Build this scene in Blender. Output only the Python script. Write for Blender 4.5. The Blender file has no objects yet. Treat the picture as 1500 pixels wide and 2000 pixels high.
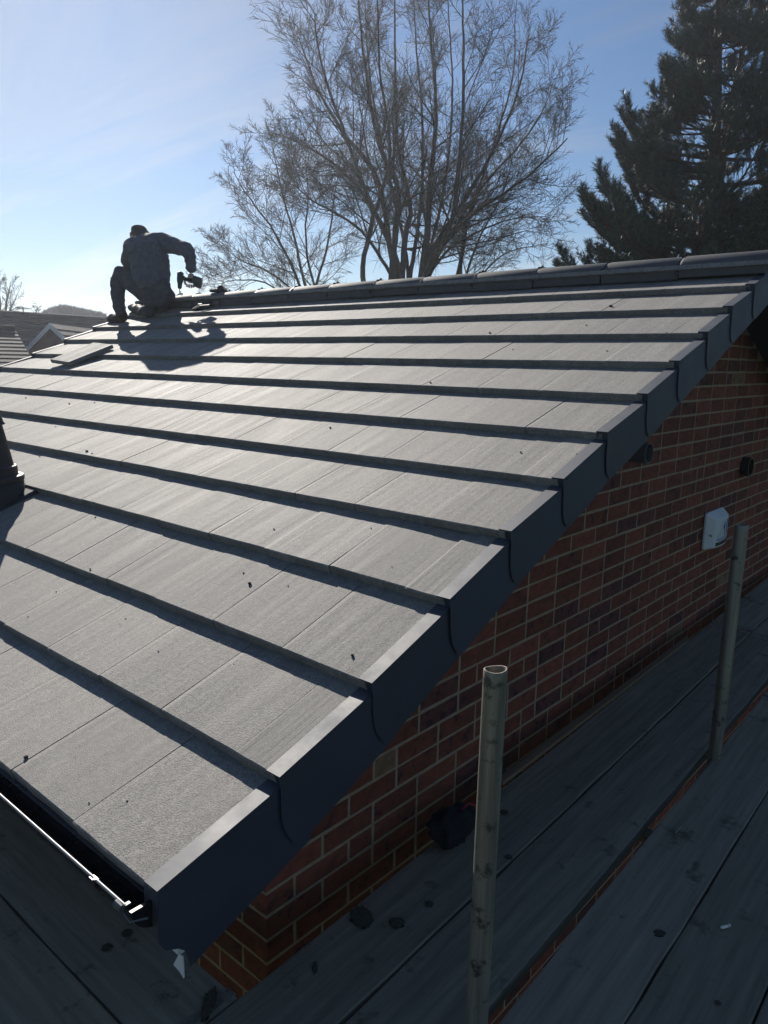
import bpy, bmesh, math, random
import numpy as np
from mathutils import Vector, Matrix, Quaternion, noise

random.seed(7)
rng = np.random.default_rng(7)
PI = math.pi
scene = bpy.context.scene
COL = scene.collection

# ------------------------------------------------------------------ camera
CAM = np.array([1.21145, -0.7347, 1.0647])
YAW, PIT, ROL, FPX = 2.28479, -0.1967, 0.01866, 1489.866
PITCH = 0.39964                                   # roof pitch
def cam_axes():
    f = np.array([math.cos(PIT)*math.cos(YAW), math.cos(PIT)*math.sin(YAW), math.sin(PIT)])
    rt = np.array([math.sin(YAW), -math.cos(YAW), 0.0]); up = np.cross(rt, f)
    c, s = math.cos(ROL), math.sin(ROL)
    return c*rt+s*up, -s*rt+c*up, f
RT, UP, FW = cam_axes()
cd = bpy.data.cameras.new('camera'); cam = bpy.data.objects.new('camera', cd); COL.objects.link(cam)
cd.sensor_fit = 'VERTICAL'; cd.sensor_height = 24.0; cd.lens = 24.0*FPX/2000.0
cd.clip_start = 0.05; cd.clip_end = 4000
M = Matrix(((RT[0], UP[0], -FW[0], CAM[0]), (RT[1], UP[1], -FW[1], CAM[1]), (RT[2], UP[2], -FW[2], CAM[2]), (0, 0, 0, 1)))
cam.matrix_world = M
scene.camera = cam

# ------------------------------------------------------------------ light
SUN = Vector((-0.784, 0.399, 0.475)).normalized()
ELEV = math.asin(SUN.z)
AZ = math.atan2(SUN.x, SUN.y)                      # clockwise from +Y
SKY_STRENGTH, SUN_STRENGTH, EXPOSURE = 0.056, 5.0, 0.47
w = bpy.data.worlds.new('World'); scene.world = w; w.use_nodes = True
nt = w.node_tree; nt.nodes.clear()
def N(nt, t, **kw):
    n = nt.nodes.new(t)
    for k, v in kw.items(): setattr(n, k, v)
    return n
out = N(nt, 'ShaderNodeOutputWorld'); bg = N(nt, 'ShaderNodeBackground')
sky = N(nt, 'ShaderNodeTexSky', sky_type='NISHITA')
sky.sun_disc = False; sky.sun_elevation = ELEV; sky.sun_rotation = AZ % (2*PI)
sky.air_density = 1.1; sky.dust_density = 0.1; sky.ozone_density = 6.5; sky.altitude = 0
# thin high cirrus everywhere in the sky
tc = N(nt, 'ShaderNodeTexCoord'); sep = N(nt, 'ShaderNodeSeparateXYZ')
nt.links.new(tc.outputs['Generated'], sep.inputs[0])
zadd = N(nt, 'ShaderNodeMath', operation='ADD'); zadd.inputs[1].default_value = 0.12
zmax = N(nt, 'ShaderNodeMath', operation='MAXIMUM'); zmax.inputs[1].default_value = 0.02
nt.links.new(sep.outputs[2], zmax.inputs[0]); nt.links.new(zmax.outputs[0], zadd.inputs[0])
dx = N(nt, 'ShaderNodeMath', operation='DIVIDE'); dy = N(nt, 'ShaderNodeMath', operation='DIVIDE')
nt.links.new(sep.outputs[0], dx.inputs[0]); nt.links.new(zadd.outputs[0], dx.inputs[1])
nt.links.new(sep.outputs[1], dy.inputs[0]); nt.links.new(zadd.outputs[0], dy.inputs[1])
comb = N(nt, 'ShaderNodeCombineXYZ'); nt.links.new(dx.outputs[0], comb.inputs[0]); nt.links.new(dy.outputs[0], comb.inputs[1])
mp = N(nt, 'ShaderNodeMapping'); mp.inputs['Rotation'].default_value = (0, 0, 0.65); mp.inputs['Scale'].default_value = (0.35, 1.1, 1)
nt.links.new(comb.outputs[0], mp.inputs[0])
n1 = N(nt, 'ShaderNodeTexNoise'); n1.inputs['Scale'].default_value = 1.3; n1.inputs['Detail'].default_value = 8
n1.inputs['Roughness'].default_value = 0.6; n1.inputs['Distortion'].default_value = 0.6
nt.links.new(mp.outputs[0], n1.inputs['Vector'])
cr = N(nt, 'ShaderNodeValToRGB'); cr.color_ramp.elements[0].position = 0.49; cr.color_ramp.elements[1].position = 0.85
nt.links.new(n1.outputs['Fac'], cr.inputs[0])
cm = N(nt, 'ShaderNodeMath', operation='MULTIPLY'); cm.inputs[1].default_value = 0.7
nt.links.new(cr.outputs[0], cm.inputs[0])
bw = N(nt, 'ShaderNodeRGBToBW'); nt.links.new(sky.outputs[0], bw.inputs[0])
cb = N(nt, 'ShaderNodeMath', operation='MULTIPLY'); cb.inputs[1].default_value = 1.45; nt.links.new(bw.outputs[0], cb.inputs[0])
mix = N(nt, 'ShaderNodeMix', data_type='RGBA')
nt.links.new(cm.outputs[0], mix.inputs[0]); nt.links.new(sky.outputs[0], mix.inputs[6]); nt.links.new(cb.outputs[0], mix.inputs[7])
nt.links.new(mix.outputs[2], bg.inputs[0]); bg.inputs[1].default_value = SKY_STRENGTH
nt.links.new(bg.outputs[0], out.inputs[0])
ld = bpy.data.lights.new('sun', 'SUN'); ld.energy = SUN_STRENGTH; ld.angle = math.radians(0.53); ld.color = (1.0, 0.94, 0.85)
lo = bpy.data.objects.new('sun', ld); COL.objects.link(lo); lo.rotation_euler = SUN.to_track_quat('Z', 'Y').to_euler(); lo.location = (-20, 10, 14)
scene.view_settings.view_transform = 'Standard'; scene.view_settings.look = 'None'
scene.view_settings.exposure = EXPOSURE; scene.view_settings.gamma = 1.0; scene.view_settings.use_curve_mapping = False

# ------------------------------------------------------------------ helpers
def ray(px, py): return FW + RT*((px-750)/FPX) - UP*((py-1000)/FPX)
def at(px, py, depth): return Vector(CAM + ray(px, py)*depth)
def hit_z(px, py, z): d = ray(px, py); return Vector(CAM + d*((z-CAM[2])/d[2]))
def hit_x(px, py, x): d = ray(px, py); return Vector(CAM + d*((x-CAM[0])/d[0]))
def hit_y(px, py, y): d = ray(px, py); return Vector(CAM + d*((y-CAM[1])/d[1]))
def project(P):
    q = np.asarray(P)-CAM; z = q@FW
    return 750+FPX*(q@RT)/z, 1000-FPX*(q@UP)/z, z

class MB:
    def __init__(s): s.v = []; s.f = []; s.c = []
    def add(s, vs, fs, col=None):
        b = len(s.v); s.v += [tuple(p) for p in vs]; s.f += [tuple(i+b for i in f) for f in fs]
        s.c += [col]*len(fs)
        return s
    def box(s, a, b, col=None, M=None):
        x0, y0, z0 = a; x1, y1, z1 = b
        vs = [(x0,y0,z0),(x1,y0,z0),(x1,y1,z0),(x0,y1,z0),(x0,y0,z1),(x1,y0,z1),(x1,y1,z1),(x0,y1,z1)]
        if M is not None: vs = [M @ Vector(p) for p in vs]
        return s.add(vs, [(0,3,2,1),(4,5,6,7),(0,1,5,4),(1,2,6,5),(2,3,7,6),(3,0,4,7)], col)
    def tube(s, pts, rad, n=8, caps=True, col=None):
        pts = [Vector(p) for p in pts]
        if not hasattr(rad, '__len__'): rad = [rad]*len(pts)
        vs = []; fs = []
        a = None
        for i, p in enumerate(pts):
            t = (pts[min(i+1, len(pts)-1)]-pts[max(i-1, 0)]).normalized()
            if a is None: a = t.orthogonal().normalized()
            a = (a - t*a.dot(t)).normalized(); b = t.cross(a)
            for k in range(n):
                an = 2*PI*k/n; vs.append(p+(a*math.cos(an)+b*math.sin(an))*rad[i])
        for i in range(len(pts)-1):
            for k in range(n):
                k2 = (k+1) % n
                fs.append((i*n+k, i*n+k2, (i+1)*n+k2, (i+1)*n+k))
        if caps:
            fs.append(tuple(range(n))[::-1]); fs.append(tuple((len(pts)-1)*n+k for k in range(n)))
        return s.add(vs, fs, col)
    def lathe(s, prof, n=24, M=None, col=None):
        vs = []; fs = []
        for r, z in prof:
            for k in range(n):
                p = Vector((r*math.cos(2*PI*k/n), r*math.sin(2*PI*k/n), z)); vs.append(M @ p if M is not None else p)
        for i in range(len(prof)-1):
            for k in range(n):
                k2 = (k+1) % n; fs.append((i*n+k, i*n+k2, (i+1)*n+k2, (i+1)*n+k))
        fs.append(tuple(range(n))[::-1]); fs.append(tuple((len(prof)-1)*n+k for k in range(n)))
        return s.add(vs, fs, col)
    def prism(s, poly, axis_vec, M=None, col=None):
        n = len(poly); ax = Vector(axis_vec); poly = [Vector(p) for p in poly]
        vs = poly+[p+ax for p in poly]
        if M is not None: vs = [M @ p for p in vs]
        return s.add(vs, [tuple(range(n))[::-1], tuple(range(n, 2*n))]+[(i, (i+1) % n, (i+1) % n+n, i+n) for i in range(n)], col)
    def mesh(s, name, mat=None, smooth=False):
        me = bpy.data.meshes.new(name); me.from_pydata(s.v, [], s.f); me.update()
        if mat: me.materials.append(mat)
        if smooth: me.polygons.foreach_set('use_smooth', [True]*len(me.polygons))
        if any(c is not None for c in s.c):
            ca = me.color_attributes.new('tint', 'FLOAT_COLOR', 'CORNER'); buf = []
            for p, c in zip(me.polygons, s.c):
                c = c or (1, 1, 1); buf += [c[0], c[1], c[2], 1.0]*p.loop_total
            ca.data.foreach_set('color', buf)
        return me
    def build(s, name, mat=None, parent=None, smooth=False, bevel=0):
        o = bpy.data.objects.new(name, s.mesh(name, mat, smooth)); COL.objects.link(o)
        if parent: o.parent = parent
        if bevel:
            m = o.modifiers.new('bevel', 'BEVEL'); m.width = bevel; m.segments = 2; m.limit_method = 'ANGLE'
        return o
def tag(o, label=None, cat=None, group=None, kind=None):
    if label: o['label'] = label
    if cat: o['category'] = cat
    if group: o['group'] = group
    if kind: o['kind'] = kind
    return o
def empty(name, loc=(0, 0, 0), parent=None):
    o = bpy.data.objects.new(name, None); COL.objects.link(o); o.location = loc; o.empty_display_size = 0.1
    if parent: o.parent = parent
    return o
def shift(mb, o):                    # world coordinates -> the local ones of an unrotated parent at o
    mb.v = [(p[0]-o[0], p[1]-o[1], p[2]-o[2]) for p in mb.v]; return mb
def link(name, mesh, parent=None, mat4=None):
    o = bpy.data.objects.new(name, mesh); COL.objects.link(o)
    if parent: o.parent = parent
    if mat4 is not None: o.matrix_local = mat4
    return o

# ------------------------------------------------------------------ materials
def material(name, base, rough=0.7, spec=0.4, metal=0.0, n_scale=0, n_amt=0.25, n_stretch=(1, 1, 1), bump=0.0, bump_scale=200,
             bump_dist=0.002, rand=0.0, tint=False, spots=None, coat=0.0, spots_scale=6, dark=None, n_detail=6, rough_var=0.0, offs=True):
    m = bpy.data.materials.new(name); m.use_nodes = True; t = m.node_tree
    b = t.nodes['Principled BSDF']; b.inputs['Roughness'].default_value = rough; b.inputs['Metallic'].default_value = metal
    b.inputs['Specular IOR Level'].default_value = spec; b.inputs['Coat Weight'].default_value = coat
    col = N(t, 'ShaderNodeRGB'); col.outputs[0].default_value = (*base, 1); c = col.outputs[0]
    tcn = N(t, 'ShaderNodeTexCoord'); info = N(t, 'ShaderNodeObjectInfo')
    vec = tcn.outputs['Object']
    if offs:
        mul = N(t, 'ShaderNodeVectorMath', operation='MULTIPLY_ADD'); sc = N(t, 'ShaderNodeCombineXYZ')
        for i, kx in enumerate((37.0, 53.0, 71.0)):
            mm = N(t, 'ShaderNodeMath', operation='MULTIPLY'); mm.inputs[1].default_value = kx
            t.links.new(info.outputs['Random'], mm.inputs[0]); t.links.new(mm.outputs[0], sc.inputs[i])
        add = N(t, 'ShaderNodeVectorMath', operation='ADD'); t.links.new(vec, add.inputs[0]); t.links.new(sc.outputs[0], add.inputs[1]); vec = add.outputs[0]
    def mulcol(c, fac_socket, lo, hi):
        mr = N(t, 'ShaderNodeMapRange'); mr.inputs['To Min'].default_value = lo; mr.inputs['To Max'].default_value = hi
        t.links.new(fac_socket, mr.inputs['Value'])
        mx = N(t, 'ShaderNodeMix', data_type='RGBA', blend_type='MULTIPLY'); mx.inputs[0].default_value = 1
        t.links.new(c, mx.inputs[6]); t.links.new(mr.outputs[0], mx.inputs[7]); return mx.outputs[2]
    if tint:
        va = N(t, 'ShaderNodeAttribute', attribute_name='tint')
        mx = N(t, 'ShaderNodeMix', data_type='RGBA', blend_type='MULTIPLY'); mx.inputs[0].default_value = 1
        t.links.new(c, mx.inputs[6]); t.links.new(va.outputs['Color'], mx.inputs[7]); c = mx.outputs[2]
    if rand: c = mulcol(c, info.outputs['Random'], 1-rand, 1+rand)
    if n_scale:
        mpn = N(t, 'ShaderNodeMapping'); mpn.inputs['Scale'].default_value = n_stretch; t.links.new(vec, mpn.inputs[0])
        nz = N(t, 'ShaderNodeTexNoise'); nz.inputs['Scale'].default_value = n_scale; nz.inputs['Detail'].default_value = n_detail; nz.inputs['Roughness'].default_value = 0.65
        t.links.new(mpn.outputs[0], nz.inputs['Vector']); nzf = nz.outputs['Fac']
        mr = N(t, 'ShaderNodeMapRange'); mr.inputs['From Min'].default_value = 0.25; mr.inputs['From Max'].default_value = 0.75
        t.links.new(nzf, mr.inputs['Value'])
        c = mulcol(c, mr.outputs[0], 1-n_amt, 1+n_amt)
        if rough_var:
            rr = N(t, 'ShaderNodeMapRange'); rr.inputs['To Min'].default_value = rough-rough_var; rr.inputs['To Max'].default_value = rough+rough_var
            t.links.new(mr.outputs[0], rr.inputs['Value']); t.links.new(rr.outputs[0], b.inputs['Roughness'])
    if spots:
        sn = N(t, 'ShaderNodeTexNoise'); sn.inputs['Scale'].default_value = spots_scale; sn.inputs['Detail'].default_value = 7; sn.inputs['Roughness'].default_value = 0.7
        t.links.new(vec, sn.inputs['Vector'])
        rp = N(t, 'ShaderNodeValToRGB'); rp.color_ramp.elements[0].position = spots[3]; rp.color_ramp.elements[1].position = spots[3]+0.09
        t.links.new(sn.outputs['Fac'], rp.inputs[0])
        mx = N(t, 'ShaderNodeMix', data_type='RGBA'); mx.inputs[7].default_value = (*spots[:3], 1)
        t.links.new(rp.outputs[0], mx.inputs[0]); t.links.new(c, mx.inputs[6]); c = mx.outputs[2]
    t.links.new(c, b.inputs['Base Color'])
    if bump:
        bn = N(t, 'ShaderNodeTexNoise'); bn.inputs['Scale'].default_value = bump_scale; bn.inputs['Detail'].default_value = 3
        mpb = N(t, 'ShaderNodeMapping'); mpb.inputs['Scale'].default_value = n_stretch if n_scale else (1, 1, 1)
        t.links.new(vec, mpb.inputs[0]); t.links.new(vec if bump_scale > 100 else mpb.outputs[0], bn.inputs['Vector'])
        bp = N(t, 'ShaderNodeBump'); bp.inputs['Strength'].default_value = bump; bp.inputs['Distance'].default_value = bump_dist
        t.links.new(bn.outputs['Fac'], bp.inputs['Height']); t.links.new(bp.outputs[0], b.inputs['Normal'])
    return m

# concrete roof tile: grey, streaked along its length, sandy
def tile_material():
    m = material('concrete_tile', (0.205, 0.191, 0.171), rough=0.78, spec=0.85, rand=0.11, n_scale=9, n_amt=0.32, n_stretch=(1.6, 0.14, 1), rough_var=0.08, spots=(0.24, 0.225, 0.205, 0.60), spots_scale=3)
    t = m.node_tree; b = t.nodes['Principled BSDF']
    tcn = [n for n in t.nodes if n.type == 'TEX_COORD'][0]; vadd = [n for n in t.nodes if n.type == 'VECT_MATH' and n.operation == 'ADD'][0]
    # sand grains
    g = N(t, 'ShaderNodeTexNoise'); g.inputs['Scale'].default_value = 330; g.inputs['Detail'].default_value = 2
    t.links.new(vadd.outputs[0], g.inputs['Vector'])
    src = b.inputs['Base Color'].links[0].from_socket
    rp = N(t, 'ShaderNodeMapRange'); rp.inputs['From Min'].default_value = 0.3; rp.inputs['From Max'].default_value = 0.7
    rp.inputs['To Min'].default_value = 0.5; rp.inputs['To Max'].default_value = 1.5; t.links.new(g.outputs['Fac'], rp.inputs['Value'])
    mx = N(t, 'ShaderNodeMix', data_type='RGBA', blend_type='MULTIPLY'); mx.inputs[0].default_value = 1
    t.links.new(src, mx.inputs[6]); t.links.new(rp.outputs[0], mx.inputs[7]); t.links.new(mx.outputs[2], b.inputs['Base Color'])
    g3 = N(t, 'ShaderNodeTexNoise'); g3.inputs['Scale'].default_value = 70; g3.inputs['Detail'].default_value = 4; g3.inputs['Roughness'].default_value = 0.7; t.links.new(vadd.outputs[0], g3.inputs['Vector'])
    r3 = N(t, 'ShaderNodeMapRange'); r3.inputs['From Min'].default_value = 0.3; r3.inputs['From Max'].default_value = 0.7; r3.inputs['To Min'].default_value = 0.74; r3.inputs['To Max'].default_value = 1.26; t.links.new(g3.outputs['Fac'], r3.inputs['Value'])
    mx3 = N(t, 'ShaderNodeMix', data_type='RGBA', blend_type='MULTIPLY'); mx3.inputs[0].default_value = 1; t.links.new(mx.outputs[2], mx3.inputs[6]); t.links.new(r3.outputs[0], mx3.inputs[7]); t.links.new(mx3.outputs[2], b.inputs['Base Color'])
    # long extrusion streaks as relief
    mp2 = N(t, 'ShaderNodeMapping'); mp2.inputs['Scale'].default_value = (26, 1.6, 1); t.links.new(vadd.outputs[0], mp2.inputs[0])
    st = N(t, 'ShaderNodeTexNoise'); st.inputs['Scale'].default_value = 1.0; st.inputs['Detail'].default_value = 4; t.links.new(mp2.outputs[0], st.inputs['Vector'])
    b1 = N(t, 'ShaderNodeBump'); b1.inputs['Strength'].default_value = 0.6; b1.inputs['Distance'].default_value = 0.0035; t.links.new(st.outputs['Fac'], b1.inputs['Height'])
    b2 = N(t, 'ShaderNodeBump'); b2.inputs['Strength'].default_value = 0.9; b2.inputs['Distance'].default_value = 0.0018; t.links.new(g.outputs['Fac'], b2.inputs['Height'])
    t.links.new(b1.outputs[0], b2.inputs['Normal']); t.links.new(b2.outputs[0], b.inputs['Normal'])
    return m
MT = {}
MT['tile'] = tile_material()
MT['ridge'] = material('ridge_concrete', (0.085, 0.083, 0.085), 0.7, 0.5, n_scale=14, n_amt=0.2, bump=0.5, bump_scale=260, bump_dist=0.0015, rand=0.06)
MT['cap'] = material('verge_plastic', (0.016, 0.025, 0.046), 0.62, 1.0, n_scale=7, n_amt=0.22, rand=0.1, rough_var=0.09, bump=0.15, bump_scale=420, bump_dist=0.0005)
MT['plastic'] = material('black_plastic', (0.012, 0.013, 0.016), 0.28, 0.5, n_scale=9, n_amt=0.3, rough_var=0.08)
MT['rim_glint'] = material('gutter_rim', (0.30, 0.30, 0.30), 0.4, 0.6)  # pale grey paints the sun glint along the black gutter's lip
MT['ventplastic'] = material('vent_plastic', (0.022, 0.024, 0.028), 0.55, 0.4, n_scale=8, n_amt=0.3)
MT['felt'] = material('roofing_felt', (0.012, 0.012, 0.013), 0.9, 0.2)
MT['white'] = material('white_upvc', (0.78, 0.77, 0.74), 0.35, 0.5, n_scale=8, n_amt=0.08)
MT['mortar'] = material('mortar', (0.35, 0.26, 0.165), 0.95, 0.2, n_scale=20, n_amt=0.25, bump=0.8, bump_scale=160, bump_dist=0.003, offs=False)
def brick_mat(nm, c, spots, rand=0.15, tint=False):
    return material(nm, c, 0.88, 0.25, n_scale=22, n_amt=0.38, n_stretch=(1, 0.8, 1.5), rand=rand, bump=0.8, bump_scale=170, bump_dist=0.003, spots=spots, spots_scale=18, tint=tint)
MT['brick0'] = brick_mat('red_brick', (0.21, 0.062, 0.036), (0.085, 0.03, 0.03, 0.60))
MT['brick1'] = brick_mat('dark_red_brick', (0.19, 0.057, 0.034), (0.065, 0.026, 0.030, 0.54))
MT['brick2'] = brick_mat('purple_brick', (0.135, 0.048, 0.036), (0.055, 0.025, 0.030, 0.52))
MT['brick3'] = brick_mat('buff_brick', (0.20, 0.115, 0.06), (0.09, 0.05, 0.035, 0.60))
MT['bricks'] = brick_mat('mixed_brick', (1, 1, 1), (0.045, 0.028, 0.028, 0.58), rand=0.0, tint=True)
MT['board'] = material('weathered_board', (0.235, 0.205, 0.148), 0.85, 0.25, n_scale=45, n_amt=0.36, n_stretch=(1, 0.05, 1), rand=0.14, bump=0.4, bump_scale=60, bump_dist=0.003,
                       spots=(0.12, 0.108, 0.075, 0.58), spots_scale=9)
MT['pole'] = material('weathered_galvanised_steel', (0.27, 0.245, 0.195), 0.5, 0.5, metal=0.45, n_scale=60, n_amt=0.5, n_stretch=(1, 1, 0.04), rough_var=0.14,
                      spots=(0.075, 0.07, 0.058, 0.56), spots_scale=22)
MT['steel'] = material('bright_steel', (0.2, 0.2, 0.195), 0.6, 0.5, metal=1.0, n_scale=60, n_amt=0.15)
MT['timber'] = material('raw_timber', (0.20, 0.135, 0.08), 0.8, 0.3, n_scale=20, n_amt=0.3, n_stretch=(1, 0.06, 1))
MT['darkpipe'] = material('grey_pipe', (0.10, 0.105, 0.11), 0.4, 0.5, n_scale=10, n_amt=0.2)
MT['blackpipe'] = material('black_pipe', (0.012, 0.012, 0.013), 0.4, 0.5, n_scale=10, n_amt=0.2)
MT['stone'] = material('mortar_crumb', (0.05, 0.048, 0.045), 0.95, 0.2, n_scale=90, n_amt=0.4, rand=0.4)
MT['moss'] = material('moss', (0.07, 0.07, 0.048), 0.95, 0.15, n_scale=120, n_amt=0.5)
MT['bark'] = material('grey_bark', (0.11, 0.095, 0.078), 0.9, 0.2, n_scale=8, n_amt=0.35)
MT['twig'] = material('twig_bark', (0.11, 0.092, 0.072), 0.85, 0.25)
MT['pinebark'] = material('pine_bark', (0.11, 0.072, 0.05), 0.9, 0.2, n_scale=6, n_amt=0.4)
MT['needle'] = material('pine_needles', (0.045, 0.078, 0.046), 0.5, 0.5, tint=True)
MT['leaf'] = material('evergreen_foliage', (0.035, 0.055, 0.022), 0.6, 0.4, tint=True)
MT['wood'] = material('winter_wood', (0.075, 0.07, 0.055), 0.9, 0.1, tint=True)
MT['nroof'] = material('old_roof_tiles', (0.05, 0.043, 0.04), 0.85, 0.15, n_scale=1.2, n_amt=0.3, bump=0.3, bump_scale=20, bump_dist=0.01)
MT['nwall'] = material('far_brick_wall', (0.17, 0.085, 0.06), 0.9, 0.2, n_scale=3, n_amt=0.25)
MT['glass'] = material('dark_window_glass', (0.02, 0.024, 0.03), 0.08, 0.6)
MT['lawn'] = material('lawn', (0.05, 0.075, 0.028), 0.9, 0.2, n_scale=0.6, n_amt=0.4, offs=False, spots=(0.09, 0.075, 0.045, 0.62), spots_scale=0.4)
MT['paving'] = material('concrete_paving', (0.16, 0.15, 0.135), 0.9, 0.2, n_scale=2.5, n_amt=0.35)
MT['jacket'] = material('dark_work_jacket', (0.085, 0.10, 0.13), 0.85, 0.25, n_scale=30, n_amt=0.3, bump=0.4, bump_scale=40, bump_dist=0.006)
MT['trousers'] = material('dark_work_trousers', (0.065, 0.075, 0.095), 0.88, 0.2, n_scale=30, n_amt=0.3, bump=0.4, bump_scale=40, bump_dist=0.006)
MT['boot'] = material('work_boot', (0.03, 0.022, 0.016), 0.7, 0.3, n_scale=40, n_amt=0.3)
MT['hair'] = material('close_cropped_hair', (0.055, 0.048, 0.042), 0.8, 0.25, n_scale=60, n_amt=0.3)
MT['skin'] = material('skin', (0.42, 0.25, 0.18), 0.5, 0.4, n_scale=30, n_amt=0.1)
MT['tool'] = material('tool_body', (0.012, 0.035, 0.034), 0.45, 0.4, n_scale=30, n_amt=0.2)
MT['toolblack'] = material('tool_rubber', (0.015, 0.015, 0.016), 0.6, 0.35)
MT['fabric'] = material('black_fabric', (0.018, 0.018, 0.022), 0.9, 0.2, n_scale=30, n_amt=0.3)
MT['alarm'] = material('alarm_plastic', (0.70, 0.71, 0.67), 0.4, 0.5, n_scale=5, n_amt=0.10, spots=(0.45, 0.45, 0.40, 0.70), spots_scale=8)
MT['blue'] = material('blue_print', (0.012, 0.035, 0.30), 0.5, 0.4)
MT['lens'] = material('smoked_lens', (0.012, 0.016, 0.022), 0.15, 0.6)
MT['butt'] = material('cigarette_paper', (0.65, 0.55, 0.42), 0.9, 0.2)

# ------------------------------------------------------------------ setting: ground
GZ = -3.0
mb = MB(); S = 1500
mb.add([(-S, -S, GZ), (S, -S, GZ), (S, S, GZ), (-S, S, GZ)], [(0, 1, 2, 3)])
tag(mb.build('ground', MT['lawn']), kind='structure')
mb = MB(); mb.box((-7.2, -1.6, GZ+0.004), (2.4, 9.2, GZ+0.05))
tag(mb.build('pavement', MT['paving']), kind='structure')

# ------------------------------------------------------------------ the house
house = tag(empty('house', (-3.1, 3.75, GZ)), 'brick house with grey tiled roof and dark verge caps, filling the picture', 'house')
HO = house.location.copy()
roof = None
TY = [-0.0043, 0.3198, 0.632, 0.9588, 1.27, 1.5898, 1.9042, 2.240, 2.544, 2.8573, 3.1560, 3.464, 3.772]
TZ = [0.0093, 0.120, 0.249, 0.398, 0.546, 0.677, 0.816, 0.948, 1.079, 1.210, 1.341, 1.467, 1.598]
ZL = [0.0165, 0.1305, 0.2585, 0.4090, 0.546, 0.677, 0.816, 0.948, 1.079, 1.210, 1.341, 1.467, 1.598]
SL = [0, 0, 0, 0, .0026, .0034, .0034, .0015, .003, .002, .0028, .0028, .0028]
XW = -0.243
TH = 0.031; TW = 0.3231; XL = -5.97
def tz(k, x):
    if k < 4: return ZL[k]+(TZ[k]-ZL[k])*math.exp(x/0.35)
    return TZ[k]+SL[k]*x
CP, SP = math.cos(PITCH), math.sin(PITCH)
NRM = Vector((0, -SP, CP)); ALONG = Vector((0, CP, SP))
def surf(x, y):
    k = max(0, min(11, sum(1 for q in TY if q <= y)-1))
    t = (y-TY[k])/(TY[k+1]-TY[k])
    return tz(k, x)*(1-t)+(tz(k+1, x)-TH/CP)*t
def on_roof(px, py, h=0.0):
    d = ray(px, py); t = 3.0
    for it in range(40):
        P = CAM+d*t; e = P[2]-(surf(P[0], P[1])+h/CP)
        t -= e/(d[2]-math.tan(PITCH)*d[1])*0.7
    return Vector(CAM+d*t)

mb = MB()     # felt-covered deck of both slopes, also the dark soffit under the overhanging verges
for sgn in (1, -1):
    def R(y, h):
        P = ALONG*y+NRM*h
        return (P.y, P.z) if sgn == 1 else (7.50-P.y, P.z)
    p = [R(0.04, -0.058), R(4.06, -0.058), R(4.06, -0.085), R(0.04, -0.085)]
    mb.prism([(XL+0.03, a, b) for a, b in p], (-XL-0.05, 0, 0))
roof = shift(mb, HO).build('roof', MT['felt'], house)
roof['label'] = 'two-sided roof deck under the grey tiles'

# --- tiles
def tile_mesh(name, seed, wdt=TW-0.0012, ln=0.41):
    r = random.Random(seed); nx = 8; ny = 3; mb = MB(); vs = []
    jag = [r.uniform(-0.0009, 0.0009) for _ in range(nx+1)]; hz = [r.uniform(-0.0004, 0.0004) for _ in range(nx+1)]
    ys = [0, 0.004, 0.2, ln]
    for j, y in enumerate(ys):
        for i in range(nx+1):
            u = (0, .05, .18, .32, .46, .6, .74, .88, 1)[i]; x = -wdt*(1-u)
            z = -0.0006*(u-0.5)+hz[i]*(1 if j < 2 else 0.6)-(0.001 if i == 0 else 0)
            if j == 0: z -= 0.003
            yy = y+(jag[i] if j == 0 else jag[i]*0.5 if j == 1 else 0)
            vs.append((x, yy, z))
    nt_ = len(vs)
    fs = []
    for j in range(3):
        for i in range(nx):
            a = j*(nx+1)+i; fs.append((a, a+1, a+nx+2, a+nx+1))
    # bottom of the tail and the sides
    bot = [(-wdt*(1-(0, .05, .18, .32, .46, .6, .74, .88, 1)[i]), jag[i]*1.5+0.002+r.uniform(-.001, .002), -TH+r.uniform(-.001, .0015)) for i in range(nx+1)]
    vs += bot
    for i in range(nx): fs.append((nt_+i, nt_+i+1, i+1, i))
    b2 = len(vs); vs += [(-wdt, ln, -TH), (0, ln, -TH)]
    fs.append((b2, nt_, 0, nx+1, 2*(nx+1), 3*(nx+1))); fs.append((nt_+nx, b2+1, 4*(nx+1)-1, 3*(nx+1)-1, 2*(nx+1)-1, nx))
    fs.append(tuple([b2]+[b2+1]+[nt_+nx-i for i in range(nx+1)]))
    mb.add(vs, fs); return mb.mesh(name, MT['tile'])
TM = [tile_mesh('roof_tile', s) for s in range(7)]
def tile_matrix(k, x):
    a = Vector((x, TY[k], tz(k, x)))
    b = Vector((x, TY[k+1], tz(k+1, x)))-NRM*TH
    ang = math.atan2(b.z-a.z, b.y-a.y)
    return a, ang
for k in range(12):
    off = 0.351 if k % 2 == 0 else 0.1686
    edges = [-0.026]; x = -off
    while x > XL+0.04: edges.append(x); x -= TW
    edges.append(XL+0.02)
    for i in range(len(edges)-1):
        xr, xl = edges[i], edges[i+1]; wd = xr-xl
        if wd < 0.03: continue
        a, ang = tile_matrix(k, (xr+xl)/2); a.x = xr; slp = math.atan2(tz(k, xr)-tz(k, xl), wd); a.z = tz(k, xr); a.z += random.uniform(-.0004, .0004); a.y += random.uniform(-.0025, .0025)
        Mx = Matrix.Translation(a-HO) @ Matrix.Rotation(-slp, 4, 'Y') @ Matrix.Rotation(ang+random.uniform(-.001, .001), 4, 'X') @ Matrix.Rotation(random.uniform(-.0015, .0015), 4, 'Z') @ Matrix.Diagonal((wd/TW, 1, 1, 1))
        link('roof_tile', random.choice(TM), roof, Mx)
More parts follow.
